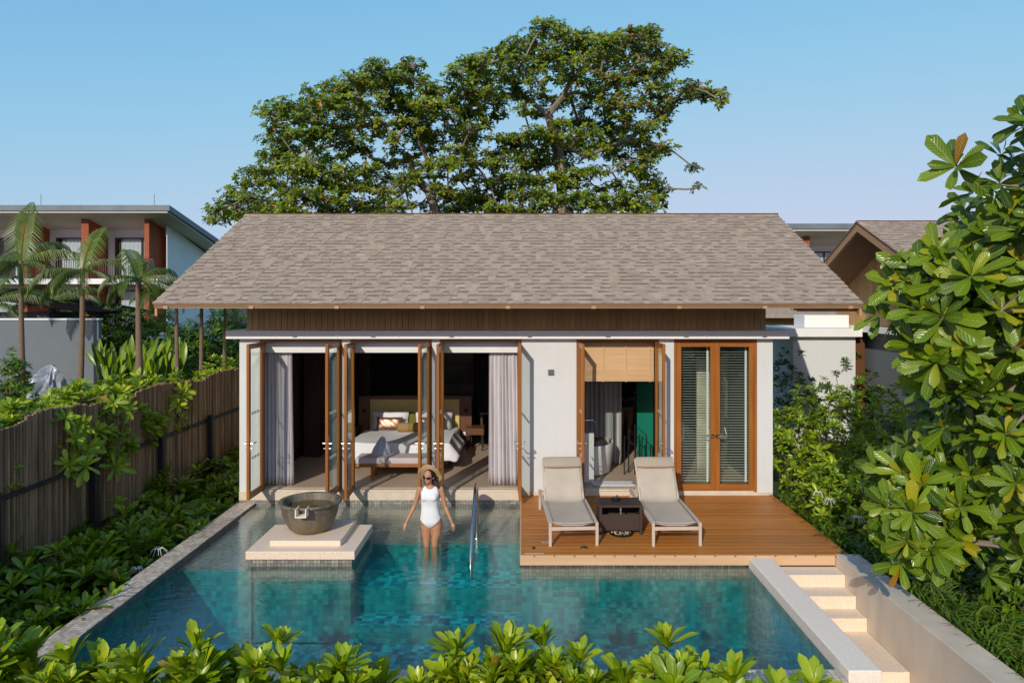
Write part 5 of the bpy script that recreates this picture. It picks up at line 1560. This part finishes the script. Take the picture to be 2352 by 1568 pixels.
def branch_net(mb, base_pts, tips, r0, rmin, seed, sag=0.0, seg=6, jitter=.12):
    """joins every tip to the nearest point already joined, starting with base_pts; thickness by what hangs on it"""
    rr = random.Random(seed)
    nodes = [Vector(p) for p in base_pts]; par = [-1] + list(range(len(base_pts) - 1))
    order = sorted(range(len(tips)), key=lambda i: (Vector(tips[i]) - nodes[-1]).length)
    tip_ids = []
    for i in order:
        t = Vector(tips[i])
        best = min(range(len(nodes)), key=lambda j: (nodes[j] - t).length + .22 * (nodes[j] - nodes[len(base_pts) - 1]).length)
        a = nodes[best]; Ld = (t - a).length; n = max(1, int(Ld / .55)); p = best
        for k in range(1, n + 1):
            f = k / n
            q = a.lerp(t, f) + (Vector((rr.uniform(-1, 1), rr.uniform(-1, 1), rr.uniform(-1, 1))) * jitter * Ld * .35 * math.sin(PI * f) - Vector((0, 0, sag * Ld * math.sin(PI * f))) if k < n else Vector())
            nodes.append(q); par.append(p); p = len(nodes) - 1
        tip_ids.append(p)
    cnt = [0] * len(nodes)
    for t in tip_ids:
        j = t
        while j >= 0: cnt[j] += 1; j = par[j]
    rad = [max(rmin, r0 * (c / len(tips)) ** .5) for c in cnt]
    kids = {}
    for i, p in enumerate(par):
        if p >= 0: kids.setdefault(p, []).append(i)
    starts = [(0, None)]
    while starts:
        s, frm = starts.pop()
        chain = [frm, s] if frm is not None else [s]
        while kids.get(chain[-1]):
            ks = sorted(kids[chain[-1]], key=lambda i: -cnt[i])
            for o_ in ks[1:]: starts.append((o_, chain[-1]))
            chain.append(ks[0])
        if len(chain) > 1:
            rr_ = [rad[c] for c in chain]
            if frm is not None: rr_[0] = min(rad[frm] * .8, rr_[1] * 1.25)
            mb.tube([nodes[c] for c in chain], rr_, seg)
    return nodes


mb = MB()
branch_net(mb, [(5.75, 7.5, -.05), (5.7, 7.45, .8), (5.55, 7.4, 1.7), (5.4, 7.3, 2.6)], [tuple(c) for c in C[~low_]], .075, .010, 3)
branch_net(mb, [(5.7, 7.45, .7), (5.2, 7.35, .95), (4.75, 7.25, 1.05)], [tuple(c) for c in C[low_]], .032, .008, 4)
mb.build('trunk', M['bark'], tr)

# ================================================================ the two big trees behind the villa
def z4(x, y): return (470.4 + x * .31, 31.4 + y * .31)
def z5(x, y): return (1097.6 + x * .31, 31.4 + y * .31)
cl_a = [(130, 1450, 120, 60), (280, 1340, 150, 70), (350, 1190, 130, 60), (520, 1080, 150, 80), (560, 940, 150, 70), (480, 750, 110, 45), (620, 690, 160, 75), (760, 790, 180, 85), (900, 660, 200, 85), (1010, 570, 160, 70), (1100, 700, 180, 95),
        (1150, 510, 150, 60), (1290, 420, 110, 70), (1400, 500, 150, 75), (1540, 380, 90, 60), (1400, 640, 180, 90), (850, 920, 200, 85), (1080, 950, 150, 75), (1250, 830, 170, 60), (700, 1120, 200, 80), (900, 1180, 220, 80), (1150, 1180, 160, 55), (700, 1350, 250, 70),
        (1000, 1320, 200, 75), (1250, 1290, 150, 55), (600, 1460, 200, 50), (1150, 1440, 200, 70), (1350, 1430, 150, 70), (1600, 850, 180, 80), (1500, 720, 170, 70), (1700, 700, 160, 70), (1650, 560, 130, 60), (1800, 1100, 180, 60), (1650, 950, 150, 50), (1500, 1240, 120, 40), (1800, 1320, 150, 60), (1900, 1430, 120, 60), (250, 1500, 150, 50), (400, 1440, 150, 60)]
cl_b = [(-60, 460, 110, 70), (40, 380, 130, 85), (180, 300, 130, 80), (250, 260, 130, 75), (400, 190, 120, 75), (490, 90, 105, 55), (610, 110, 70, 50), (780, 190, 120, 70), (700, 290, 180, 80), (950, 220, 150, 75), (1150, 170, 140, 70), (1280, 170, 90, 70), (1350, 300, 140, 75), (1480, 370, 100, 45),
        (1100, 330, 150, 80), (900, 350, 180, 80), (500, 330, 200, 80), (300, 410, 200, 80), (100, 510, 150, 75), (1250, 430, 190, 75), (1010, 480, 150, 60), (700, 470, 120, 50), (1560, 540, 120, 50), (1700, 620, 140, 50), (1810, 650, 70, 35), (1330, 620, 150, 50), (1060, 690, 170, 50),
        (190, 600, 180, 60), (1350, 740, 100, 45), (780, 820, 150, 45), (1000, 840, 190, 75), (1200, 880, 180, 75), (520, 900, 200, 75), (260, 970, 150, 65), (720, 980, 250, 85), (1000, 1000, 200, 75), (1250, 1040, 150, 70), (1400, 990, 90, 45), (150, 1080, 180, 70), (420, 1110, 250, 75), (1200, 1150, 100, 55),
        (1600, 1140, 55, 30), (1640, 1290, 30, 35), (1290, 1250, 100, 55), (1360, 1330, 80, 50), (100, 1260, 150, 75), (300, 1310, 200, 85), (560, 1360, 200, 75), (820, 1390, 150, 75), (1010, 1430, 150, 60), (150, 1450, 200, 55), (1210, 1430, 110, 55), (-120, 620, 120, 60), (860, 620, 130, 50), (680, 1230, 150, 60), (-60, 930, 120, 45), (0, 1400, 150, 60)]


def big_tree(label, cls, conv, base, Y, seed, r0, dens, trunk, shape):
    rg_ = np.random.default_rng(seed); rr = random.Random(seed)
    t = thing('almond_tree', label, 'tree', base)
    cc = []; P = []; D = []; Nn = []; S = []; T = []
    twigs = []
    more = []
    hull, gaps = shape
    def inside(x, y):
        c = False; n = len(hull)
        for i in range(n):
            (x0, y0), (x1, y1) = hull[i], hull[i - 1]
            if (y0 > y) != (y1 > y) and x < (x1 - x0) * (y - y0) / (y1 - y0) + x0: c = not c
        return c and all(((x - g[0]) / (g[2] + 60)) ** 2 + ((y - g[1]) / (g[3] + 40)) ** 2 > 1 for g in gaps)
    tries = 0
    while tries < 6000:
        tries += 1
        x, y = rr.uniform(-120, 2020), rr.uniform(40, 1540)
        if inside(x, y) and all(((x - q[0]) / 125) ** 2 + ((y - q[1]) / 84) ** 2 > 1 for q in more):
            more.append((x, y, rr.uniform(80, 135), rr.uniform(34, 60)))
    for (x, y, rx, ry) in list(cls) + more:
        px, pz = conv(x, y)
        d = Y + rr.uniform(-2.4, 2.6)
        c = at(px, pz, d); ax, az = rx * .31 * d / FPX, ry * .31 * d / FPX
        cc.append(tuple(c))
        ay = max(ax, .7)
        n = int(dens * ax * (az + .15) * PI)
        n_r = max(3, n // 6)
        u = rg_.normal(0, 1, (n_r, 3)); u = u / np.linalg.norm(u, axis=1, keepdims=True) * (rg_.uniform(.0, 1.0, (n_r, 1)) ** .45)
        C = np.array(c) + u * np.array([ax * 1.15, ay, az * .95])
        for q in C[:: max(1, n_r // 9)]: twigs.append((tuple(c), tuple(q)))
        A = u * .5 + np.array([-.12, -.30, .75]) + rg_.normal(0, .3, (n_r, 3))
        brown = .10 + (.60 if (conv is z5 and x > 1000 and y < 760) else 0.0) + (.3 if (conv is z4 and 1450 < x < 1600 and y < 450) else 0)
        p, d_, nn_, s, tt = rosettes(C, A, 7, 25, 100, .03, 1.0, .50 + rr.gauss(0, .13), .17, .3)
        k = rg_.random(len(tt)) < brown * .30; tt = np.minimum(tt, .86)
        tt[k] = rg_.uniform(.9, .985, k.sum())
        k = rg_.random(len(tt)) < .010; tt[k] = 1.0
        P.append(p); D.append(d_); Nn.append(nn_); S.append(s); T.append(tt)
    foliage('crown', [leaves(T_TREE, np.concatenate(P), np.concatenate(D), np.concatenate(Nn), np.concatenate(S), np.concatenate(T))], M['leaf_tree'], t)
    mb = MB()
    branch_net(mb, trunk, cc, r0, .03, seed, -.05, 7, .4)
    for a, b in twigs:
        a, b = Vector(a), Vector(b)
        m_ = a.lerp(b, .5) + Vector((rr.uniform(-.12, .12), rr.uniform(-.12, .12), rr.uniform(-.1, .12)))
        mb.tube([a, m_, b], [.024, .017, .008], 4, False)
    mb.build('trunk', M['bark'], t)
    return t


YT = 24.5
b1 = at(1010, 800, YT); b2 = at(1275, 800, YT + .8)
big_tree('spreading almond tree with pale bare twigs, reaching lower over the roof on the hotel side', cl_a, z4, (b1.x, YT, .05), YT, 5, .17, 330,
         [(b1.x + .2, YT, -.1), tuple(at(1012, 600, YT)), tuple(at(1005, 500, YT)), tuple(at(985, 440, YT)), tuple(at(945, 400, YT))], ([(60, 1560), (90, 1480), (250, 1330), (330, 1180), (450, 1050), (500, 900), (440, 760), (580, 660), (820, 560), (980, 540), (1120, 480), (1280, 380), (1450, 400), (1700, 470), (1830, 400), (1990, 380), (1990, 1560)], [(1640, 1350, 30, 10), (1000, 1010, 20, 5)]))
big_tree('taller almond tree with reddish leaves behind the middle of the roof', cl_b, z5, (b2.x, YT + .8, .05), YT + .8, 6, .19, 330,
         [(b2.x, YT + .8, -.1), tuple(at(1285, 600, YT + .8)), tuple(at(1290, 440, YT + .8)), tuple(at(1280, 330, YT + .8)), tuple(at(1258, 265, YT + .8))], ([(-100, 430), (60, 300), (220, 240), (400, 170), (480, 90), (630, 90), (760, 170), (900, 200), (1120, 130), (1300, 130), (1390, 250), (1480, 360), (1380, 420), (1450, 510), (1680, 570), (1820, 640), (1720, 670), (1420, 680), (1330, 900), (1420, 1000), (1340, 1060), (1200, 1090), (1250, 1240), (1380, 1350), (1330, 1420), (1180, 1470), (1180, 1560), (-100, 1560)], [(270, 800, 80, 25), (940, 1250, 50, 15), (1250, 760, 50, 10)]))

# ================================================================ palms behind the fence
def palm(label, x, d, ytop, seed, fr, thick=.13, gz=.05, group='palms of the neighbouring garden'):
    rr = random.Random(seed)
    top = at(x, ytop, d)
    r = thing('palm_tree', label, 'palm', (top.x, d, gz), group)
    mb = MB(); n = 26; pts = []; rad = []
    lean = rr.uniform(-.12, .12)
    for i in range(n + 1):
        f = i / n
        pts.append((top.x - lean * (1 - f) ** 2, d, gz - .1 + (top.z - gz + .1) * f)); rad.append(thick * (1.15 - .35 * f) * (1 + .07 * (i % 2)))
    mb.tube(pts, rad, 10)
    mb.build('trunk', M['palmbark'], r)
    V = []; Q = []; U = []; T = []; b = 0
    mr = MB()
    for (az, el, Lf, droop, tint) in fr:
        az, el = R(az), R(el)
        p = Vector(top); p.z -= .15
        ns = 16; pts = []
        e = el
        for j in range(ns + 1):
            pts.append(p.copy())
            p = p + Vector((math.cos(az) * math.cos(e), math.sin(az) * math.cos(e), math.sin(e))) * (Lf / ns)
            e -= R(droop) / ns * (1 + j / ns)
        mr.tube(pts, [.03 * (1 - .9 * j / ns) + .004 for j in range(ns + 1)], 5)
        for j in range(2, int(ns * 2.6)):
            f = j / (ns * 2.6); k = f * ns; i0 = int(k); q = pts[i0].lerp(pts[min(i0 + 1, ns)], k - i0)
            tg = (pts[min(i0 + 1, ns)] - pts[max(i0 - 1, 0)]).normalized()
            side = tg.cross(Vector((0, 0, 1)))
            side = side.normalized() if side.length > .05 else Vector((-math.sin(az), math.cos(az), 0))
            up = side.cross(tg)
            ll = Lf * .27 * math.sin(PI * (f * .85 + .12)) * rr.uniform(.85, 1.1)
            for sg in (-1, 1):
                dd = (side * sg * .8 + tg * .55 + up * .18 + Vector((.22, 0, -.08))).normalized()
                a0 = q; a1 = q + dd * ll * .5; a2 = q + (dd + Vector((.14, 0, -.75))).normalized() * ll * 1.0
                wv = tg * (.021 + .012 * (1 - f)) * (Lf / 2.2)
                tt = min(1, max(0, tint * .7 - .12 + rr.gauss(0, .14)))
                V += [tuple(a0 - wv * .6), tuple(a0 + wv * .6), tuple(a1 + wv), tuple(a1 - wv), tuple(a2)]
                U += [(0, 0), (1, 0), (1, .5), (0, .5), (.5, 1)]; T += [tt] * 5
                Q += [(b, b + 1, b + 2, b + 3), (b + 3, b + 2, b + 4, b + 4)]
                b += 5
    V = np.array(V); Qa = []
    for q in Q: Qa.append(q)
    me = bpy.data.meshes.new('crown')
    me.from_pydata([tuple(v) for v in V], [], [q if q[2] != q[3] else q[:3] for q in Qa])
    a = me.attributes.new('tint', 'FLOAT', 'POINT'); a.data.foreach_set('value', np.array(T, dtype=np.float32))
    l = me.uv_layers.new(name='UVMap')
    li = np.empty(len(me.loops), dtype=np.int32); me.loops.foreach_get('vertex_index', li)
    l.data.foreach_set('uv', np.array(U, dtype=np.float32)[li].ravel())
    me.materials.append(M['leaf_palm'])
    cr = link('crown', me, r)
    mr.build('rachis', M['leaf_palm'], cr)
    return r


palm('tallest palm, standing in front of the hotel at the view edge', 48, 27, 600, 1, [(100, 84, 2.7, 22, .75), (60, 70, 2.4, 90, .6), (5, 38, 3.0, 70, .7), (-10, 20, 2.4, 100, .4), (180, 25, 2.6, 90, .5), (200, 0, 2.2, 80, .3), (-50, 10, 2.0, 110, .3), (140, 45, 2.4, 100, .5), (-120, 20, 2.2, 100, .4)], .088)
palm('palm with one upright yellow frond before the pale boundary wall', 190, 26, 615, 2, [(85, 78, 2.3, 40, .95), (20, 55, 1.9, 110, .7), (0, 10, 1.9, 90, .3), (180, -5, 2.2, 60, .25), (195, 18, 2.4, 80, .45), (-60, 20, 1.8, 110, .4), (-130, 10, 1.8, 100, .4)], .092)
palm('palm with a windswept crown before the brick hotel pillar', 318, 25, 635, 3, [(135, 66, 2.1, 50, .75), (110, 55, 2.0, 60, .7), (60, 50, 1.8, 80, .6), (5, 22, 2.2, 60, .5), (0, 5, 2.2, 70, .35), (-30, 0, 1.8, 90, .3), (185, 5, 1.7, 90, .35), (200, 30, 1.8, 100, .5), (-90, 25, 1.6, 100, .4)], .105)
fr_ = [(az, el, 1.9, 80, .45) for az, el in ((10, 40), (70, 55), (130, 45), (190, 35), (250, 30), (310, 35), (0, 10))]
palm('slender palm partly hidden behind the roof corner', 405, 25.5, 668, 4, fr_, .07)
palm('second slender palm behind the roof, further from its corner', 463, 27, 676, 5, fr_, .07)
palm('thin palm trunk showing beside the villa wall', 517, 28, 672, 6, fr_, .06)
palm('low palm behind the neighbouring dark roof', -25, 31, 690, 7, [(10, 30, 3.0, 60, .4), (40, 45, 2.6, 80, .4), (-10, 5, 2.6, 70, .3), (170, 30, 2.6, 70, .4), (90, 70, 2.4, 60, .5)], .16)
palm('low young palm below the hotel balcony', 120, 33, 690, 8, [(0, 40, 2.6, 70, .5), (30, 55, 2.4, 70, .5), (170, 45, 2.6, 70, .45), (190, 20, 2.4, 70, .4), (-20, 15, 2.4, 70, .4), (90, 75, 2.2, 50, .6)], .16)

# ---------------------------------------------------------------- planting under the palms
bushes = [(245, 33.5, 690, 2.2, 'rounded dark green bush above the end of the pale wall'), (305, 33, 715, 1.7, 'dark green bush between the pale wall and the third palm'), (352, 34, 690, 1.9, 'dark green bush below the hotel corner pillar'), (430, 30, 738, 1.5, 'twiggy low bush behind the fourth palm'),
          (500, 31, 712, 1.9, 'dense dark bush behind the slender palms'), (560, 32, 705, 2.0, 'dense dark bush meeting the villa wall'), (20, 22.5, 802, .75, 'rounded dark bush at the foot of the tallest palm')]
for px, d, ty, r_, lab in bushes:
    tp = at(px, ty, d)
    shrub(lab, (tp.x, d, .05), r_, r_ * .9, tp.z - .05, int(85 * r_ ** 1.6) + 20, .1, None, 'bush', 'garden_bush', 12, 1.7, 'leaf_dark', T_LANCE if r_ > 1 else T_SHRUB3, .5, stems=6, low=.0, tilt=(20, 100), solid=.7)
T_HEL = leaf_tpl(1.0, .24, oval, 5, .25, .18)
for i, (px, d, h, lab) in enumerate(((262, 27, 1.9, 'clump of broad upright leaves beside the wall end'), (300, 27.5, 2.0, 'clump of broad upright leaves before the third palm'), (345, 27, 2.1, 'clump of broad upright leaves between third and fourth palm'), (385, 28, 2.2, 'clump of broad leaves with one long leaning leaf'))):
    c = at(px, 692, d); r = thing('heliconia_clump', lab, 'plant', (c.x, d, .05))
    n = 26
    C = np.stack([c.x + rng.normal(0, .38, n), d + rng.normal(0, .35, n), rng.uniform(.35, h - .75, n)], 1)
    D = np.stack([rng.normal(0, .28, n), rng.normal(-.05, .25, n), np.ones(n)], 1)
    Nn = np.stack([rng.normal(0, .5, n), -np.ones(n), rng.uniform(.1, .5, n)], 1)
    foliage('foliage', [leaves(T_HEL, C, D, Nn, rng.uniform(.6, 1.0, n), np.clip(rng.normal(.34, .2, n), 0, 1))], M['leaf_shrub'], r)
    mb = MB()
    for p in C: mb.tube([(p[0] * .7 + c.x * .3, p[1], .02), tuple(p)], [.022, .014], 5)
    mb.build('stem', M['blade'], r)

# ================================================================ buildings on the hotel side
wl_ = thing('boundary_wall', 'pale rendered garden wall in painted grey shade behind the palms', 'wall', (-19.5, 30, 0))
a, b = at(60, 735, 30), at(226, 735, 30)
MB().box(a.x - 8, b.x, 30, 30.25, -.3, a.z).build('wall_panel', M['shaded_wall'], wl_)
MB().box(a.x - 8, b.x + .03, 29.96, 30.29, a.z + .001, a.z + .07).build('coping', M['slab'], wl_, bevel=.01)
MB().box(b.x - .09, b.x + .02, 29.90, 29.958, 1.6, 1.85).build('wall_light', M['black'], wl_)
nv = thing('garden_pavilion', 'low neighbouring pavilion with a thin dark sloping roof', 'pavilion', (-24, 31, 0))
p0, p1 = at(-60, 660, 32), at(247, 716, 32)
mb = MB().prism([(p0.x, p0.z), (p1.x, p1.z), (p1.x - .05, p1.z - .10), (p0.x, p0.z - .34)], 31.2, 36, 'y')
mb.build('roof', mat_plain('dark_metal_roof', (.010, .008, .008), .95, .15, spec=.05), nv)
q0, q1 = at(-60, 690, 32.5), at(112, 735, 32.5)
MB().box(q0.x, q1.x, 32.5, 35, 0, 3.0).build('wall', M['shaded_wall'], nv)
def rock(u, v):
    a = 2 * PI * u; ph = PI / 2 * v
    r = (.52 + .10 * math.sin(3 * a + 1) + .07 * math.sin(7 * a + 5 * v) + .05 * math.sin(13 * a - 9 * v)) * math.cos(ph) ** .75
    c = at(105, 868, 26); k = 1 + .12 * math.sin(5 * a + 7 * v) * math.cos(9 * v)
    return (c.x + r * k * math.cos(a) + .22 * v, 26 + r * k * math.sin(a), .02 + 1.05 * math.sin(ph) * (1 + .14 * math.sin(3 * a + 4 * v)))
rk_ = MB().sheet(rock, 40, 14).build('wrapped_rock', mat_plain('crumpled_plastic', (.34, .36, .40), .3, .35, 6, spec=.6, bstr=.9, fine=9))
tag(rk_, 'boulder wrapped in crumpled clear plastic sheet before the pale wall', 'rock')
bx = at(168, 898, 24)
mb = MB(); m_ = Matrix.Translation((bx.x, 24, .35))
ball = thing('striped_ball', 'blue, white and red striped ball lying behind the fence', 'parasol', (bx.x, 24, .05))  # ball-like object in coloured bands, not a parasol
for k_, c_, z0, z1 in ((0, (.03, .06, .30), 0, .12), (1, (.75, .75, .75), .12, .2), (2, (.55, .05, .03), .2, .32)):
    MB().lathe([(.20 - .02 * k_, z0), (.19 - .04 * k_, z1)], (bx.x, 24, .25), 18).build('stripe', mat_plain('stripe_' + 'abc'[k_], c_, .5), ball)

M['brick'] = mat_plain('orange_brick', (.33, .095, .042), .85, .25, 3, stretch=(1, 1, 6), bstr=.4)
M['hotel'] = mat_plain('hotel_white', (.84, .83, .82), .85, .04, .7, spec=.15)
M['hroof'] = mat_plain('grey_metal_fascia', (.16, .19, .215), .5, .15, 1.5)
M['hsoff'] = mat_plain('pale_soffit', (.72, .66, .60), .8, .05)
M['wframe'] = mat_plain('bronze_window_frame', (.05, .035, .028), .5, .1)
M['wglass'] = mat_glass('window_glass', (.88, .92, .92), .8)
M['dark'] = mat_plain('room_gloom_panel', (.035, .03, .028), .8, .2)  # gloom of the unlit rooms put into the colour
M['netcur'] = mat_cloth('net_curtain', (.8, .8, .82), .1)


def hotel(label, Y, xr, xl, ztop, slabs, side, roof_l, pillars, bays, ret_depth=9, drop=2.4):
    h = thing('hotel_building', label, 'hotel', ((xl + xr) / 2, Y, 0))
    z_s = ztop - .38
    # roof: front edge level, sloping away down along the side
    mb = MB().prism([(Y - 1.6, ztop), (Y - 1.6, ztop - .30), (Y + ret_depth + 1, ztop - .30 - drop), (Y + ret_depth + 1, ztop - drop)], roof_l, xr + 1.2, 'x')
    mb.build('roof', M['hroof'], h)
    MB().prism([(Y - 1.5, ztop - .302), (Y - 1.5, ztop - .40), (Y + ret_depth, ztop - .40 - drop * .95), (Y + ret_depth, ztop - .302 - drop * .95)], roof_l + .2, xr + 1.05, 'x').build('soffit', M['hsoff'], h)
    MB().prism([(Y + 1.4, -.3), (Y + 1.4, ztop - 1.0), (Y + ret_depth - .5, ztop - .6 - drop), (Y + ret_depth - .5, -.3)], xl, xr - .02, 'x').build('wall', M['hotel'], h)
    if side: MB().prism([(Y + .55, -.3), (Y + .55, ztop - .78), (Y + ret_depth - .4, ztop - .55 - drop), (Y + ret_depth - .4, -.3)], xr - .019, xr + .02, 'x').build('side_wall', M['hotel'], h)
    for zs in slabs:
        MB().box(xl, xr + .02, Y - .55, Y + 1.399, zs - .30, zs).build('floor_slab', M['hotel'], h)
    tops = sorted(slabs)
    for (a, b) in pillars:
        lo = -.3
        for zs in tops + [ztop - .55]:
            MB().box(a, b, Y - .50, Y + 1.38, lo, zs - .301 if zs in tops else ztop - .55).build('brick_pillar', M['brick'], h); lo = zs + .001
    for fi, zs in enumerate([-.2] + tops):
        zt = (tops + [ztop - .6])[fi] - .30
        zt = min(zt, zs + 2.34)
        for (a, b) in bays:
            if fi == len(tops) and zt + .1 < ztop - 1.0:
                MB().box(a, b, Y + 1.30, Y + 1.398, zt + .06, ztop - .75).build('bulkhead', M['hotel'], h)
            fr = MB().box(a, b, Y + 1.20, Y + 1.29, zt, zt + .06).box(a, a + .06, Y + 1.2, Y + 1.29, zs, zt - .001).box(b - .06, b, Y + 1.2, Y + 1.29, zs, zt - .001)
            nm = max(2, int((b - a) / 1.15))
            for k in range(1, nm):
                xx = a + (b - a) * k / nm; fr.box(xx - .035, xx + .035, Y + 1.2, Y + 1.29, zs, zt - .001)
            wf = fr.build('window', M['wframe'], h)
            MB().box(a + .061, b - .061, Y + 1.24, Y + 1.25, zs + .01, zt - .005).build('pane', M['wglass'], wf)
            MB().box(a + .03, b - .03, Y + 1.36, Y + 1.395, zs + .01, zt).build('room_gloom_panel', M['dark'], wf)  # dark panel standing in for the unlit room behind the glass
            rr = random.Random(int(a * 100) + fi)
            u0 = a + (b - a) * rr.choice([.04, .1, .35]); u1 = a + (b - a) * rr.choice([.97, .95, .9])
            MB().sheet(lambda u, v: (u0 + (u1 - u0) * u, Y + 1.32 + .02 * math.sin(u * 70), zs + .02 + (zt - zs - .05) * v), 60, 1).build('net_curtain', M['netcur'], wf)
            if zs > 0:
                rl = MB().box(a, b, Y - .50, Y - .46, zs + 1.02, zs + 1.07)
                xx = a + .05
                while xx < b: rl.box(xx, xx + .025, Y - .49, Y - .47, zs + .001, zs + 1.019); xx += .125
                rl.build('balcony_railing', mat_rail, h)
    return h


mat_rail = mat_plain('brown_steel_rail', (.12, .075, .055), .5, .1)
YH = 40.0
def hx(px): return (px - VX) * YH / FPX
xr = hx(372)
zr_ = CAM_H - (471 - VY) * YH / FPX * .96
ht = hotel('three storey white hotel with orange brick pillars and balconies', YH, xr, hx(372) - 20, zr_, [1.75, 4.75], True, hx(372) - 22, [(hx(331) * .987, hx(342) * .987), (hx(186) * .987, hx(203) * .987), (hx(46) * .987, hx(62) * .987), (hx(-100), hx(-80))], [(hx(236), hx(362)), (hx(96), hx(216)), (hx(-46), hx(76))])
mb = MB()
for px in (333, 66):
    q = at(px, 471, YH - 1); mb.tube([(q.x, YH, q.z - .3), (q.x, YH, q.z + .75)], .02, 5)
mb.build_each('lightning_rod', M['satin'], ht)
mb = MB(); q = at(407, 492, YH + 4); mb.tube([(q.x, YH + 4, q.z - 1), (q.x, YH + 4, q.z + .2)], .05, 6); mb.build('vent_pipe', M['slab'], ht)
zr2 = CAM_H - (513 - VY) * 42 / FPX * .96
def hx2(px): return (px - VX) * 42 / FPX
hotel('distant hotel wing seen between the two shingle roofs', 42.0, hx2(2060), hx2(1700), zr2, [1.2, 4.1], False, hx2(1690), [(hx2(1838), hx2(1852)), (hx2(1985), hx2(2000))], [(hx2(1700), hx2(1824)), (hx2(1853), hx2(1974))])

# ================================================================ the neighbouring villa
nv2 = thing('neighbour_villa', 'neighbouring villa with brown boarded gable and shingle roof', 'villa', (13, 16, 0))
clad_band(nv2, 8.45, 20, 12.9, 16.1, 2.905, 12.1, 3.45, 5.27)
gable_roof(nv2, 7.5, 20.5, 12.1, 3.458, 16.1, 5.27, 77)
MB().prism([(12.2, 3.30), (16.1, 5.10), (20, 3.30), (20, 3.25), (16.1, 5.05), (12.2, 3.25)], 7.56, 8.449, 'x').build('eave_soffit', M['soffit'], nv2)
MB().box(8.2, 20.2, 12.6, 19.6, 2.76, 2.90).build('canopy_slab', M['slab'], nv2, bevel=.01)
MB().box(8.5, 20, 12.9, 19.3, -.3, 2.759).build('wall', M['shaded_wall'], nv2)
MB().box(8.12, 8.42, 17.62, 17.75, 0, 2.62).build('side_door', M['walnut'], nv2)
ax_ = thing('garden_annex', 'white flat roofed annexe joining the villas', 'annexe', (7.4, 17.6, 0))
MB().box(6.6, 8.11, 17.45, 19.4, 0, 2.645).build('wall', M['plaster'], ax_)
MB().box(6.33, 8.19, 17.25, 19.6, 2.646, 2.85).build('flat_roof', M['slab'], ax_, bevel=.01)
MB().box(7.05, 8.16, 17.9, 18.6, 2.851, 3.16).build('parapet', M['slab'], ax_, bevel=.01)
pv = thing('low_villa', 'low brown eaved villa glimpsed between the roofs', 'villa', (10.5, 27, 0))
MB().prism([(26, 3.05), (29, 4.1), (32, 3.05), (32, 2.9), (26, 2.9)], 8.5, 16, 'x').build('roof', M['shingle'], pv)
MB().box(9, 15.5, 26.6, 31.5, 0, 2.899).build('wall', M['clad'], pv)
